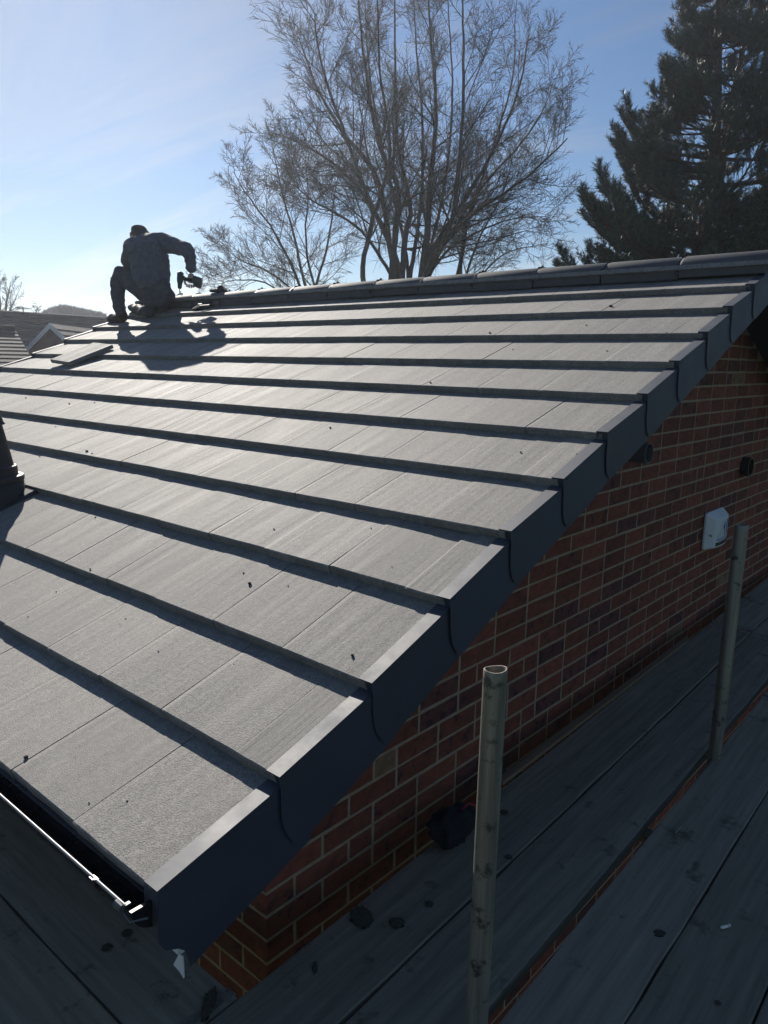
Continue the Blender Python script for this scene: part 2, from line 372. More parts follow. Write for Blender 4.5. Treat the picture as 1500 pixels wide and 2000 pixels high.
# far slope of the roof: one joined sheet of stepped courses (out of sight from here)
mb = MB()
for k in range(12):
    y0 = k*0.318; s0 = Vector((0, 7.5, 0))
    for i in range(18):
        x0 = XL+0.02+i*0.331
        P = [ALONG*(k*0.345), ALONG*(k*0.345+0.40)-NRM*0.03, ALONG*(k*0.345+0.40)-NRM*0.055, ALONG*(k*0.345)-NRM*0.026]
        mb.prism([(x0, 7.5-p.y, p.z) for p in P][::-1], (0.327, 0, 0))
tag(shift(mb, HO).build('far_slope_tiles', MT['tile'], roof), kind='stuff')

# --- verge caps
def cap_mesh(depth, slope_ang, ln, end=False):
    """local: y up the slope, z normal, outer face at x = 0"""
    mb = MB(); L = ln+0.03; z1 = 0.006; zu = -TH*L/ln+0.004
    dp = depth
    curve = [(0.0, z1), (-0.014, -0.035), (-0.030, -0.075), (-0.040, -0.110), (-0.041, -0.140), (-0.033, -dp+0.018), (-0.018, -dp+0.003), (0.0, -dp)]
    if end: curve = [(0.0, z1), (-0.012, -0.035), (-0.030, -0.075), (-0.04, -0.105), (-0.034, -0.135), (-0.010, -0.158), (0.0, -0.178), (-0.004, -dp)]
    top = [(L, zu), (L, -dp-0.004)]
    poly = curve+[top[1], top[0]]
    n = len(poly); t = 0.003
    vs = [(0.0 - (0.007 if p[0] > ln*0.8 else 0), p[0], p[1]) for p in poly]+[(-t-(0.007 if p[0] > ln*0.8 else 0), p[0]+(0.002 if p[0] < .1 else 0), p[1]) for p in poly]
    fs = [tuple(range(n)), tuple(range(2*n-1, n-1, -1))]+[(i, i+n, (i+1) % n+n, (i+1) % n) for i in range(n)]
    mb.add(vs, fs)
    # top flange with a rolled inner lip and a front riser
    mb.add([(-0.0005, 0, z1+.0005), (-0.0475, 0, z1+.0005), (-0.0545, L, zu+.001), (-0.0075, L, zu+.001), (-0.0005, 0, z1-.003), (-0.0475, 0, z1-.003), (-0.0545, L, zu-.003), (-0.0075, L, zu-.003)],
           [(0, 3, 2, 1), (4, 5, 6, 7), (0, 1, 5, 4), (1, 2, 6, 5), (3, 7, 6, 2)])
    mb.box((-0.0475, 0.0015, -0.032), (-0.0032, 0.0045, z1-.0031))
    mb.lathe([(0.0, 0), (0.005, 0), (0.005, 0.0012), (0.0, 0.0012)], 8, Matrix.Translation((-0.0002, 0.02, -0.006)) @ Matrix.Rotation(PI/2, 4, 'Y'))
    if end:   # closed front of the lowest cap
        mb.add([(-0.052, 0.001, z1-.004), (-0.001, 0.001, z1-.004), (-0.001, -0.038, -0.10), (-0.052, -0.038, -0.10), (-0.052, 0.004, z1-.004), (-0.001, 0.004, z1-.004), (-0.001, -0.035, -0.10), (-0.052, -0.035, -0.10)],
               [(0, 1, 2, 3), (4, 7, 6, 5), (0, 4, 5, 1), (1, 5, 6, 2), (2, 6, 7, 3), (3, 7, 4, 0)])
    me = mb.mesh('verge_cap', MT['cap']); return me
DEP = [.226, .206, .196, .192, .184, .181, .180, .179, .178, .177, .175, .174]
for k in range(12):
    a = Vector((0, TY[k], TZ[k])); b = Vector((0, TY[k+1], TZ[k+1])); ln = (b-a).length; ang = math.atan2(b.z-a.z, b.y-a.y)
    me = cap_mesh(DEP[k], ang, ln, k == 0)
    Mx = Matrix.Translation(a-HO) @ Matrix.Rotation(ang, 4, 'X') @ Matrix.Rotation(random.uniform(-.004, .004), 4, 'Z')
    link('verge_cap', me, roof, Mx)
    # the far verge of the same slope, mirrored
    a2 = Vector((XL, TY[k], tz(k, XL)))
    Mm = Matrix.Translation(a2-HO) @ Matrix.Rotation(ang, 4, 'X') @ Matrix.Diagonal((-1, 1, 1, 1))
    link('verge_cap', me, roof, Mm)
    # the other slope, seen only as a dark edge beyond the apex
    a3 = Vector((0, 7.5-k*0.318, k*0.1342))
    Mf = Matrix.Translation(a3-HO) @ Matrix.Diagonal((1, -1, 1, 1)) @ Matrix.Rotation(PITCH, 4, 'X')
    link('verge_cap', me, roof, Mf)

# --- ridge tiles
def ridge_mesh():
    mb = MB(); n = 26; r = 0.120; L = 0.452
    vs = []; fs = []
    prof = [(r*math.cos(PI*(-0.06+1.12*i/n)), r*math.sin(PI*(-0.06+1.12*i/n))*0.92) for i in range(n+1)]
    m = len(prof)
    rings = [(0.0, 1.0), (0.004, 1.012), (L-0.02, 1.0), (L-0.004, 0.995), (L, 0.985)]
    for x, sc in rings:
        for (a, b) in prof: vs.append((-x, a*sc, b*sc))
    for i in range(len(rings)-1):
        for j in range(m-1): fs.append((i*m+j, (i+1)*m+j, (i+1)*m+j+1, i*m+j+1))
    b0 = len(vs)
    for x, sc in ((0.0, 0.87), (L, 0.87)):
        for (a, b) in prof: vs.append((-x, a*sc, b*sc-.002))
    for j in range(m-1):
        fs.append((j, j+1, b0+j+1, b0+j)); q = (len(rings)-1)*m
        fs.append((q+j+1, q+j, b0+m+j, b0+m+j+1)); fs.append((b0+j, b0+j+1, b0+m+j+1, b0+m+j))
    mb.add(vs, fs); return mb.mesh('ridge_tile', MT['ridge'], True)
RM = ridge_mesh()
RX0, RP, RY = -0.004, 0.4575, 3.752
def rz(x): return 1.548+0.0028*x+0.008*math.exp(x/1.5)
# union strap and clamp at every ridge joint
mu = MB()
for i in range(12):
    a0, a1 = PI*(0.02+0.96*i/12), PI*(0.02+0.96*(i+1)/12)
    def pt(a, r, x): return (x, r*math.cos(a), r*0.86*math.sin(a))
    mu.add([pt(a0, .1355, -.008), pt(a1, .1355, -.008), pt(a1, .1355, .006), pt(a0, .1355, .006), pt(a0, .119, -.008), pt(a1, .119, -.008), pt(a1, .119, .006), pt(a0, .119, .006)],
           [(0, 1, 2, 3), (4, 7, 6, 5), (0, 4, 5, 1), (2, 6, 7, 3)])
mu.box((-0.018, -0.024, 0.113), (0.016, 0.024, 0.123)); mu.box((-0.008, -0.045, 0.108), (0.004, 0.05, 0.119)); mu.tube([(0, 0, .12), (0, 0, .134)], .008, 8)
UM = mu.mesh('ridge_clamp', MT['plastic'])
for i in range(13):
    x = RX0-i*RP
    Mx = Matrix.Translation(Vector((x, RY+random.uniform(-.003, .003), rz(x)))-HO) @ Matrix.Rotation(random.uniform(-.004, .004), 4, 'Z') @ Matrix.Rotation(random.uniform(-.05, .05), 4, 'X') @ Matrix.Rotation(-0.0028, 4, 'Y')
    link('ridge_tile', RM, roof, Mx)
    if 0 < i < 12: link('ridge_clamp', UM, roof, Matrix.Translation(Vector((x, RY, rz(x)))-HO) @ Matrix.Rotation(random.uniform(-.1, .1), 4, 'X') @ Matrix.Diagonal((1, .93, .95, 1)))

# --- gutter, fascia, soffit
gx0, gx1 = XL+0.05, -0.028; gy, gz, gr = 0.007, -0.022, 0.056
mb = MB(); n = 14; vs = []
for x in (gx0, gx1):
    for r in (gr, gr-0.003):
        for i in range(n+1):
            a = PI+PI*i/n; vs.append((x, gy+r*math.cos(a), gz+r*math.sin(a)))
m = n+1; fs = []
for i in range(n):
    fs.append((i, i+1, 2*m+i+1, 2*m+i)); fs.append((m+i+1, m+i, 3*m+i, 3*m+i+1)); fs.append((i+1, i, m+i, m+i+1))
    fs.append((2*m+i, 2*m+i+1, 3*m+i+1, 3*m+i))
mb.add(vs, fs)
gutter = shift(mb, HO).build('gutter', MT['plastic'], house, smooth=False)
mb = MB(); mb.tube([(gx0, gy-gr-.001, gz+.0058), (gx1-.02, gy-gr-.001, gz+.0058)], 0.0034, 10, caps=False); shift(mb, HO).build('gutter_rim', MT['rim_glint'], gutter, smooth=True)
mb = MB()      # stop end
mb.prism([(gx1-.002, gy+1.06*gr*math.cos(PI+PI*i/n), gz+.004+1.06*gr*math.sin(PI+PI*i/n)) for i in range(n+1)], (0.008, 0, 0))
shift(mb, HO).build('stop_end', MT['plastic'], gutter)
def bracket(x):
    mb = MB(); pts = [(x, gy+1.05*gr*math.cos(PI+PI*i/10), gz+1.05*gr*math.sin(PI+PI*i/10)) for i in range(11)]
    for i in range(10):
        a, b = pts[i], pts[i+1]
        mb.add([(x-.012, a[1], a[2]), (x+.012, a[1], a[2]), (x+.012, b[1], b[2]), (x-.012, b[1], b[2])], [(0, 1, 2, 3)])
    mb.box((x-.011, gy-gr-.007, gz-.006), (x+.011, gy-gr+.004, gz+.0065))
    return mb
for x in (-0.17, -1.05, -1.95, -2.85, -3.75, -4.65):
    b = shift(bracket(x), HO).build('gutter_bracket', MT['plastic'], gutter)
mb = MB(); mb.box((-0.168, gy-gr-.006, gz+.004), (-0.160, gy-gr+.003, gz+.009)); shift(mb, HO).build('bracket_clip', MT['darkpipe'], gutter)
mb = MB()    # steel retaining bar end at the corner
mb.tube([(-0.075, gy-gr-.004, gz-.001), (-0.052, gy-gr-.004, gz-.001)], [.010, .0085], 10)
mb.box((-0.053, gy-gr-.002, gz+.004), (-0.045, gy-gr+.010, gz+.008))
mb.tube([(-0.046, gy-gr-.006, gz-.008), (-0.020, gy-gr-.008, gz-.012), (-0.004, gy-gr+.022, gz-.012)], 0.0022, 6)
shift(mb, HO).build('corner_clip', MT['darkpipe'], gutter)
mb = MB(); mb.box((XL+.02, 0.084, -0.235), (-0.075, 0.100, -0.052)); shift(mb, HO).build('fascia', MT['white'], house)
mb = MB(); mb.box((XL+.02, 0.101, -0.246), (XW-.03, 0.47, -0.236)); mb.add([(-.030, .057, -.186), (-.017, .057, -.186), (-.017, .057, -.240), (-.029, .057, -.232), (-.046, .052, -.220), (-.030, .060, -.186), (-.017, .060, -.186), (-.017, .060, -.240), (-.029, .060, -.232)], [(0, 1, 2, 3), (0, 3, 4), (8, 7, 6, 5), (1, 6, 7, 2), (0, 5, 6, 1), (2, 7, 8, 3)])
shift(mb, HO).build('soffit', MT['white'], house)

# --- brick walls
XW, YF, YB, XB = -0.243, 0.474, 7.03, -5.72
def zroof_under(y): yy = y if y <= 3.75 else 7.5-y; return yy*math.tan(PITCH)-0.092
MO = 0.0010
mb = MB()      # mortar core of the gable
prof = [(YF+MO, GZ+.05), (YF+MO, min(zroof_under(YF), -0.25)), (0.62, zroof_under(0.62)), (3.75, zroof_under(3.75)), (7.5-0.62, zroof_under(0.62)), (YB-MO, -0.25), (YB-MO, GZ+.05)]
mb.prism([(XW-MO-0.1, y, z) for y, z in prof], (0.1, 0, 0))
gable = shift(mb, HO).build('gable_wall', MT['mortar'], house)
mb = MB(); mb.box((XB, YF+MO, GZ+.05), (XW-MO-.1, YF+MO+.1, -0.247)); front = shift(mb, HO).build('front_wall', MT['mortar'], house)
mb = MB(); mb.box((XB, YB-.1, GZ+.05), (XW-MO-.1, YB, -0.25)); mb.box((XB-.1, YF+MO, GZ+.05), (XB, YB, -0.25))
mb.prism([(XB-.1, 0.62, -.249), (XB-.1, 3.75, zroof_under(3.75)), (XB-.1, 6.88, -.249)], (.1, 0, 0))
shift(mb, HO).build('rear_wall', MT['nwall'], house)
def brick_mesh(ln, seed, ht=0.0655, dp=0.05):
    r = random.Random(seed); c = 0.0016; mb = MB()
    # local: front face at x = 0, y along, z up, centred in y and z; a rough chamfer round the face
    j = lambda s=0.0016: r.uniform(-s, s)
    fr = [(0+j(.0004), -ln/2+c+j(), -ht/2+c+j()), (0+j(.0004), ln/2-c+j(), -ht/2+c+j()), (0+j(.0004), ln/2-c+j(), ht/2-c+j()), (0+j(.0004), -ln/2+c+j(), ht/2-c+j())]
    md = [(-c, -ln/2+j(.001), -ht/2+j(.001)), (-c, 0, -ht/2+j(.001)), (-c, ln/2+j(.001), -ht/2+j(.001)), (-c, ln/2+j(.001), ht/2+j(.001)), (-c, 0, ht/2+j(.001)), (-c, -ln/2+j(.001), ht/2+j(.001))]
    bk = [(-dp, -ln/2, -ht/2), (-dp, ln/2, -ht/2), (-dp, ln/2, ht/2), (-dp, -ln/2, ht/2)]
    mb.add(fr+md+bk, [(0, 1, 2, 3), (4, 5, 0), (5, 1, 0), (5, 6, 1), (6, 7, 2, 1), (7, 8, 2), (8, 3, 2), (8, 9, 3), (9, 4, 0, 3),
                      (10, 11, 6, 5, 4), (11, 12, 7, 6), (12, 13, 9, 8, 7), (13, 10, 4, 9)])
    return mb
BL = 0.215
kinds = [0]*36+[1]*46+[2]*16+[3]*2
BMS = {}
for q in range(4):
    for s in range(4):
        BMS[(q, s, 'f')] = brick_mesh(BL, s*7+q).mesh('brick', MT['brick%d' % q])
        BMS[(q, s, 'h')] = brick_mesh(0.1025, s*7+q+90).mesh('brick', MT['brick%d' % q])
TINT = [(0.21, .062, .036), (.19, .057, .034), (.135, .048, .036), (.20, .115, .06)]
cands = []
for row in range(-14, 60):
    zc = 1.0309-0.0375-0.075*row
    if zc < GZ+0.1: break
    shift_b = 0.1125 if row % 2 else 0.0
    rnd = random.Random(row*13+5)
    y = YF
    first = True
    while y < YB-0.05:
        if first and row % 2: ln = 0.1025
        elif rnd.random() < 0.05: ln = 0.1025
        else: ln = BL
        first = False
        ln = min(ln, YB-y)
        yc = y+ln/2
        if zc+0.02 < zroof_under(yc): cands.append((yc, zc, ln))
        y += ln+0.010
vis = []
for i, (yc, zc, ln) in enumerate(cands):
    px, py, d = project((XW, yc, zc))
    inside = -20 < px < 1520 and -20 < py < 2020 and zc > -0.62-(0.2 if yc < 1 else 0) and zc < zroof_under(yc)-0.05
    vis.append((0 if inside else 1, -ln*0.065*abs(((np.array([XW, yc, zc])-CAM)/np.linalg.norm(np.array([XW, yc, zc])-CAM))[0])/d**2, i))
vis.sort(); chosen = set(i for a, b, i in vis[:298] if a == 0)
rest = MB()
for i, (yc, zc, ln) in enumerate(cands):
    q = random.choice(kinds)
    loc = Vector((XW+random.uniform(-.0003, .0003), yc, zc+random.uniform(-.0012, .0012)))
    full = ln > 0.2
    if i in chosen:
        sc = ln/(BL if full else 0.1025)
        link('brick', BMS[(q, random.randrange(4), 'f' if full else 'h')], gable, Matrix.Translation(loc-HO) @ Matrix.Rotation(random.uniform(-.006, .006), 4, 'X') @ Matrix.Diagonal((1, sc, 1, 1)))
    else:
        f = random.uniform(.72, 1.25); c = tuple(v*f for v in TINT[q]); m1 = brick_mesh(ln, i)
        rest.add([Vector(p)+loc for p in m1.v], m1.f, c)
tag(shift(rest, HO).build('brickwork', MT['bricks'], gable), kind='stuff')
rest = MB()          # front wall bricks
for row in range(17, 60):
    zc = 1.0309-0.0375-0.075*row
    if zc < GZ+.1: break
    x = XW if row % 2 == 0 else XW-0.0; first = True
    while x > XB+0.05:
        ln = 0.1025 if (first and row % 2 == 0) else BL
        first = False; ln = min(ln, x-XB)
        q = random.choice(kinds); f = random.uniform(.72, 1.25); m1 = brick_mesh(ln, row*100+int(-x*9))
        if x > XW-.01: m1.v = [(p[0]-.0, p[1]-(.0 if p[1] < 0 else 0.0), p[2]) for p in m1.v]
        rest.add([Vector((x-ln/2-p[1]*(-1)-(.002 if x > XW-.01 else 0), YF-p[0], zc+p[2])) for p in m1.v], m1.f, tuple(v*f for v in TINT[q]))
        x -= ln+.010
tag(shift(rest, HO).build('brickwork', MT['bricks'], front), kind='stuff')

# ------------------------------------------------------------------ wall fittings
P = hit_x(1265, 886, XW+0.20)
def pipe_stub(name, loc, x0, x1, r, wall, mat, lip=None):
    t = empty(name, loc); mb = MB()
    n = 28; Mx = Matrix.Rotation(PI/2, 4, 'Y')
    prof = [(r, x0-loc[0]), (r, x1-loc[0]), (r-wall, x1-loc[0]), (r-wall, x0-loc[0]+.01)]
    mb.lathe(prof, n, Mx); mb.build('pipe', mat, t, smooth=False)
    return t
P = hit_x(1268, 885.5, -0.125)
t = pipe_stub('overflow_pipe', (XW, P.y, P.z), XW-.03, -0.125, 0.047, 0.004, MT['darkpipe'])
tag(t, 'grey plastic pipe end sticking out of the brick wall under the verge', 'pipe')
P = hit_x(1467, 912, XW+0.05)
t = pipe_stub('vent_pipe', (XW, P.y, P.z), XW-.03, XW+.05, 0.063, 0.010, MT['blackpipe'])
mb = MB(); mb.lathe([(0.052, 0), (0.052, 0.004), (0.0, 0.004)], 24, Matrix.Translation((-.02, 0, 0)) @ Matrix.Rotation(PI/2, 4, 'Y')); mb.build('grille', MT['lens'], t)
tag(t, 'round black vent outlet in the brick wall above the alarm box', 'vent')

# alarm bell box
ab = tag(empty('alarm_box', (XW, 3.80, 0.0)), 'white alarm bell box with blue logo on the brick wall', 'alarm box')
d0 = 0.006; D = 0.056
W_, H_ = 0.300, 0.222
bk = [(0.0, 0.008), (0.008, 0.0), (W_-.008, 0.0), (W_, 0.008), (W_, H_-.02), (W_-.03, H_), (0.012, H_), (0.0, H_-.012)]
fr = [(0.036, 0.016), (0.040, 0.012), (W_-.024, 0.012), (W_-.020, 0.016), (W_-.020, H_-.044), (W_-.026, H_-.038), (0.042, H_-.038), (0.036, H_-.044)]
mb = MB(); n = len(bk)
def bulge(y): return D+0.020*(1-((y-W_/2)/(W_/2))**2)
vs = [(d0, y, z) for y, z in bk]+[(d0+.012, y, z) for y, z in bk]+[(bulge(y)-.004, y, z) for y, z in fr]
fs = [tuple(range(n))[::-1]]+[(i, (i+1) % n, (i+1) % n+n, i+n) for i in range(n)]+[(i+n, (i+1) % n+n, (i+1) % n+2*n, i+2*n) for i in range(n)]
ns = 9; b0 = len(vs)       # curved front
for i in range(ns):
    y = 0.036+(W_-.056)*i/(ns-1); vs += [(bulge(y)-.004, y, 0.012), (bulge(y)-.004, y, H_-.040)]
fs += [(b0+2*i, b0+2*i+2, b0+2*i+3, b0+2*i+1) for i in range(ns-1)]
b1_ = len(vs)       # crown and underside that follow the curved front
for i in range(ns):
    y = 0.036+(W_-.056)*i/(ns-1); vs += [(d0+.012, y, H_+.0006), (d0+.012, y, -.0006)]
fs += [(b0+2*i+1, b0+2*i+3, b1_+2*i+2, b1_+2*i) for i in range(ns-1)]+[(b0+2*i, b1_+2*i+1, b1_+2*i+3, b0+2*i+2) for i in range(ns-1)]
mb.add(vs, fs); mb.build('cover', MT['alarm'], ab, bevel=0.006)
def on_front(y, z, lift=0.0006): return (bulge(y)-.004+lift, y, z)
mb = MB()
for i in range(8):
    y0, y1 = 0.058+(W_-.086)*i/8, 0.058+(W_-.086)*(i+1)/8
    mb.add([on_front(y0, .020), on_front(y1, .020), on_front(y1, .042), on_front(y0, .042), on_front(y0, .020, -.006), on_front(y1, .020, -.006), on_front(y1, .042, -.006), on_front(y0, .042, -.006)],
           [(0, 1, 2, 3), (0, 4, 5, 1), (2, 6, 7, 3)])
mb.build('lens_strip', MT['lens'], ab)
mb = MB()
def stroke(pts): mb.add([on_front(W_/2+.016+a*.84, b*.92) for a, b in pts], [tuple(range(len(pts)))])
stroke([(-.125, .074), (-.121, .074), (-.046, .172), (-.049, .172)]); stroke([(-.095, .078), (-.091, .078), (-.025, .176), (-.028, .176)]); stroke([(-.066, .080), (-.062, .080), (-.006, .150), (-.009, .150)])
stroke([(-.016, .135), (.004, .098), (.026, .140), (.012, .182)]); stroke([(.010, .078), (.050, .078), (.036, .118)]); stroke([(.052, .140), (.072, .182), (.096, .178), (.100, .100), (.090, .078), (.062, .100)])
mb.build('logo', MT['blue'], ab)
def text_mesh(body, size, name, mat, parent, fn):
    cu = bpy.data.curves.new('txt', 'FONT'); cu.body = body; cu.size = size; cu.align_x = 'CENTER'
    o = bpy.data.objects.new('txt', cu); COL.objects.link(o); dg = bpy.context.evaluated_depsgraph_get()
    me = bpy.data.meshes.new_from_object(o.evaluated_get(dg)); bpy.data.objects.remove(o); me.name = name
    for v in me.vertices: v.co = fn(v.co.x, v.co.y)
    me.materials.clear(); me.materials.append(mat); o = link(name, me, parent); return o
text_mesh('MALBOD BEST', 0.030, 'lettering', MT['blue'], ab, lambda x, y: on_front(W_/2+.014+x*.98, 0.047+y*.85, 0.0012))
mb = MB(); mb.lathe([(0.0, 0), (0.008, 0), (0.008, .002), (0, .002)], 10, Matrix.Translation((d0+.040, .020, .09)) @ Matrix.Rotation(PI*.3, 4, 'Y')); mb.build('screw_hole', MT['lens'], ab)
mb = MB(); mb.tube([(-.005, W_-.02, .012), (.03, W_+.02, -.01), (.01, W_+.07, -.022), (-.004, W_+.12, -.03)], .003, 6); mb.build('cable', MT['white'], ab)

# ------------------------------------------------------------------ scaffold
DZ = -0.42; BT = 0.038; DXDY = -0.026
def board(x0, x1, ya, yb, label, dz=0.0, along='y', seed=0):
    """plank with iron end bands; x0..x1 width, ya..yb length (or swapped)"""
    r = random.Random(seed)
    wd, ln = (x1-x0), (yb-ya)
    mb = MB(); nseg = max(6, int(ln/0.16)); vs = []; fs = []
    cup = r.uniform(-.003, .003)
    for i in range(nseg+1):
        y = -ln/2+ln*i/nseg; e0 = r.uniform(-.0025, .0025); e1 = r.uniform(-.0025, .0025)
        for u, (xx, zz) in enumerate(((-wd/2+e0, -BT), (-wd/2+e0, -.003), (-wd/2+.004+e0, 0), (-wd/6, cup), (wd/6, cup), (wd/2-.004+e1, 0), (wd/2+e1, -.003), (wd/2+e1, -BT))):
            vs.append((xx, y, zz))
    for i in range(nseg):
        for u in range(8):
            u2 = (u+1) % 8; fs.append((i*8+u, i*8+u2, (i+1)*8+u2, (i+1)*8+u))
    fs.append(tuple(range(8))[::-1]); fs.append(tuple(nseg*8+u for u in range(8)))
    mb.add(vs, fs)
    mb.f = [f[::-1] for f in mb.f]
    o = mb.build('scaffold_board', MT['board'])
    for s in (-1, 1):
        m2 = MB(); m2.box((-wd/2-.001, s*(ln/2-.025)-.014, -BT-.001), (wd/2+.001, s*(ln/2-.025)+.014, 0.0015+max(0, cup))); m2.build('end_band', MT['pole'], o)
    if along == 'y':
        o.location = ((x0+x1)/2+DXDY*((ya+yb)/2-0.55), (ya+yb)/2, DZ+dz); o.rotation_euler = (0, 0, -DXDY*1.0)
    else:
        o.location = ((ya+yb)/2, (x0+x1)/2, DZ+dz); o.rotation_euler = (0, 0, PI/2+r.uniform(-.003, .003))
    return tag(o, label, 'scaffold board', 'scaffold boards')
J = 3.78
board(-.050, .176, -1.6, J, 'scaffold board closest to the brick gable wall, with dark moss patches', seed=1)
board(.182, .412, -1.6, J-.03, 'scaffold board just left of the gap where the two poles stand', -.002, seed=2)
board(.452, .672, -1.9, 2.9, 'scaffold board just right of the gap where the two poles stand', .002, seed=3)
board(.677, .896, -1.7, 3.3, 'scaffold board with a cigarette end lying on it', seed=4)
board(.902, 1.125, -1.7, 3.3, 'scaffold board at the bottom right corner of the picture', -.003, seed=5)
board(-.050, .176, J+.008, J+3.9, 'far scaffold board by the wall, behind the cross joint under the alarm box', .004, seed=6)
board(.182, .412, J-.022, J+3.9, 'far scaffold board beyond the cross joint, one plank out from the wall', .002, seed=7)
board(.452, .672, 2.91, 6.8, 'far scaffold board right of the gap, past the second pole', .001, seed=8)
board(.000, .222, -3.98, -.046, 'scaffold board under the gutter, its end by the white soffit', -.002, 'x', seed=9)
board(-.232, -.006, -3.98, -.050, 'scaffold board at the bottom left, second out from under the gutter', .002, 'x', seed=10)
board(-.462, -.238, -3.98, -.052, 'scaffold board at the bottom left, third out from the house', 0, 'x', seed=11)

def standard(x, y, ztop, label, tilt=(0, 0), bent=False):
    o = empty('scaffold_pole', (x, y, GZ+.05)); h = ztop-GZ-.05; mb = MB(); R_, r_ = 0.0242, 0.0205; n = 28
    zs = [0, h*.3, h*.7, h-.30, h-.10, h-.02, h-.002, h]
    prof = [(R_, z) for z in zs[:-1]]+[(R_-.001, h), (r_+.0005, h), (r_, h-.002), (r_, h-.5), (0.001, h-.5)]
    mb.lathe(prof, n); mb.f = [f for f in mb.f if len(f) == 4]
    mb.v = [(p[0]*(1+.012*math.sin(3*p[2]+p[1]*60)), p[1], p[2]+((.0012*math.sin(2*math.atan2(p[1], p[0]))+p[0]*.10) if p[2] > h-.003 else 0)) for p in mb.v]
    mb.build('tube', MT['pole'], o, smooth=True).modifiers.new('e', 'EDGE_SPLIT').split_angle = math.radians(50)
    m2 = MB(); m2.lathe([(.075, -.0), (.075, .006), (.027, .006), (.027, .05), (.0, .05)], 16); m2.build('base_plate', MT['pole'], o)
    o.rotation_euler = (tilt[0], tilt[1], 0)
    return tag(o, label, 'scaffold pole', 'upright scaffold poles')
standard(0.437, 0.490, 0.468, 'nearer scaffold pole with its open top in front of the verge', (0, 0.004))
standard(0.403, 2.170, 0.500, 'farther scaffold pole standing beside the alarm box', (0, 0.004))
P = hit_z(1256, 1628, DZ-BT-.026)
def horiz(a, b, label):
    o = empty('scaffold_tube', a); mb = MB(); mb.tube([(0, 0, 0), Vector(b)-Vector(a)], .0242, 16); mb.build('tube', MT['pole'], o, smooth=True)
    m2 = MB(); dd = (Vector(b)-Vector(a)).normalized(); 
    m2.tube([dd*.03, dd*.09], .031, 10); m2.build('coupler', MT['pole'], o)
    return tag(o, label, 'scaffold tube', 'tubes under the boards')
TZ_ = DZ-BT-.0275
horiz((-.20, P.y, TZ_), (1.35, P.y, TZ_), 'cross tube under the boards, showing in the gap between the poles')
horiz((-2.0, -.8, TZ_), (-2.0, .36, TZ_), 'cross tube under the boards along the eaves')
horiz((.33, -1.3, TZ_-.049), (.33-.17, 5.4, TZ_-.049), 'long ledger tube under the gap between the boards')
horiz((1.30, -1.3, TZ_-.049), (1.30, 5.4, TZ_-.049), 'outer ledger tube under the boards')
horiz((-3.8, -.72, TZ_-.049), (.2, -.72, TZ_-.049), 'ledger tube under the boards along the eaves')

# timber batten lying along the inner edge of the deck
a = hit_z(985, 1525, DZ+.02); b = hit_z(1352, 1243, DZ+.02)
mb = MB(); dirv = (b-a).normalized(); sd = Vector((dirv.y, -dirv.x, 0)); L = (b-a).length
Mx = Matrix(((sd.x, dirv.x, 0, a.x), (sd.y, dirv.y, 0, a.y), (0, 0, 1, DZ+.0005), (0, 0, 0, 1)))
mb = MB(); ps = [(0, 0, 0), (.026, 0, 0), (.026, .003, .015), (0, -.004, .015), (0, L, 0), (.026, L-.05, 0), (.026, L-.05, .015), (0, L, .015)]
mb.add(ps, [(0, 3, 2, 1), (4, 5, 6, 7), (0, 1, 5, 4), (1, 2, 6, 5), (2, 3, 7, 6), (3, 0, 4, 7)])
o = mb.build('timber_batten', MT['timber']); o.matrix_world = Mx @ Matrix.Translation((-.03, 0, 0))
tag(o, 'pale timber batten lying along the foot of the brick wall', 'batten')

# dark bundle against the wall behind the near pole
base = hit_z(890, 1655, DZ); bo = tag(empty('rubble_sack', (base.x-.03, base.y+.03, DZ)), 'dark sack slumped against the brick wall behind the near pole', 'sack')
bm = bmesh.new(); bmesh.ops.create_icosphere(bm, subdivisions=4, radius=1)
for v in bm.verts:
    p = v.co.copy(); f = 0.92+0.34*noise.noise(p*1.7)+0.16*noise.noise(p*5.3)
    z = p.z*f*0.075+0.062
    v.co = Vector((p.x*f*0.062, p.y*f*0.095, max(z*.82, 0.0006)))
me = bpy.data.meshes.new('sack'); bm.to_mesh(me); bm.free(); me.materials.append(MT['fabric'])
for p in me.polygons: p.use_smooth = True
link('sack', me, bo)
mb = MB(); mb.tube([(.01, .02, .095), (.02, .045, .112), (.04, .07, .10), (.05, .085, .07)], .004, 6); mb.build('tie', material('red_cord', (.25, .03, .035), .8), bo)

# ------------------------------------------------------------------ vent terminal on the roof
VC = on_roof(-26, 985, 0.0); vt = tag(empty('vent_terminal', VC), 'dark mushroom-capped vent pipe through the roof at the left edge', 'vent pipe')
K = 0.00247
mb = MB(); n = 28
prof = [(.075, -.05), (.092, .05), (.080, .14), (.072, .20), (.062, .385), (.0, .386)]
def pxr(px, py): return (px+26)*K, (985-py)*K
mb.lathe([(.205, -.10), (.20, .01), (.185, .06), (.178, .118), (.160, .119)], 28); mb.build('base', MT['ventplastic'], vt, smooth=True)
mb = MB(); mb.lathe([(.182, .119), (.182, .148), (.155, .149), (.152, .195), (.138, .196), (.118, .30), (.098, .40), (.0, .402)], 28); mb.build('pipe', MT['ventplastic'], vt).modifiers.new('b', 'BEVEL').width = .004
mb = MB(); mb.lathe([(.0, .398), (.108, .399), (.113, .404), (.106, .412), (.098, .440), (.080, .480), (.055, .510), (.02, .526), (.0, .528)], 28); mb.build('cap', MT['ventplastic'], vt, smooth=True)
mb = MB(); Rm = Matrix.Rotation(PITCH, 4, 'X'); mb.box((-.21, -.20, -.028), (.205, .22, .012), M=Rm); mb.build('flashing', MT['ventplastic'], vt, bevel=.01)

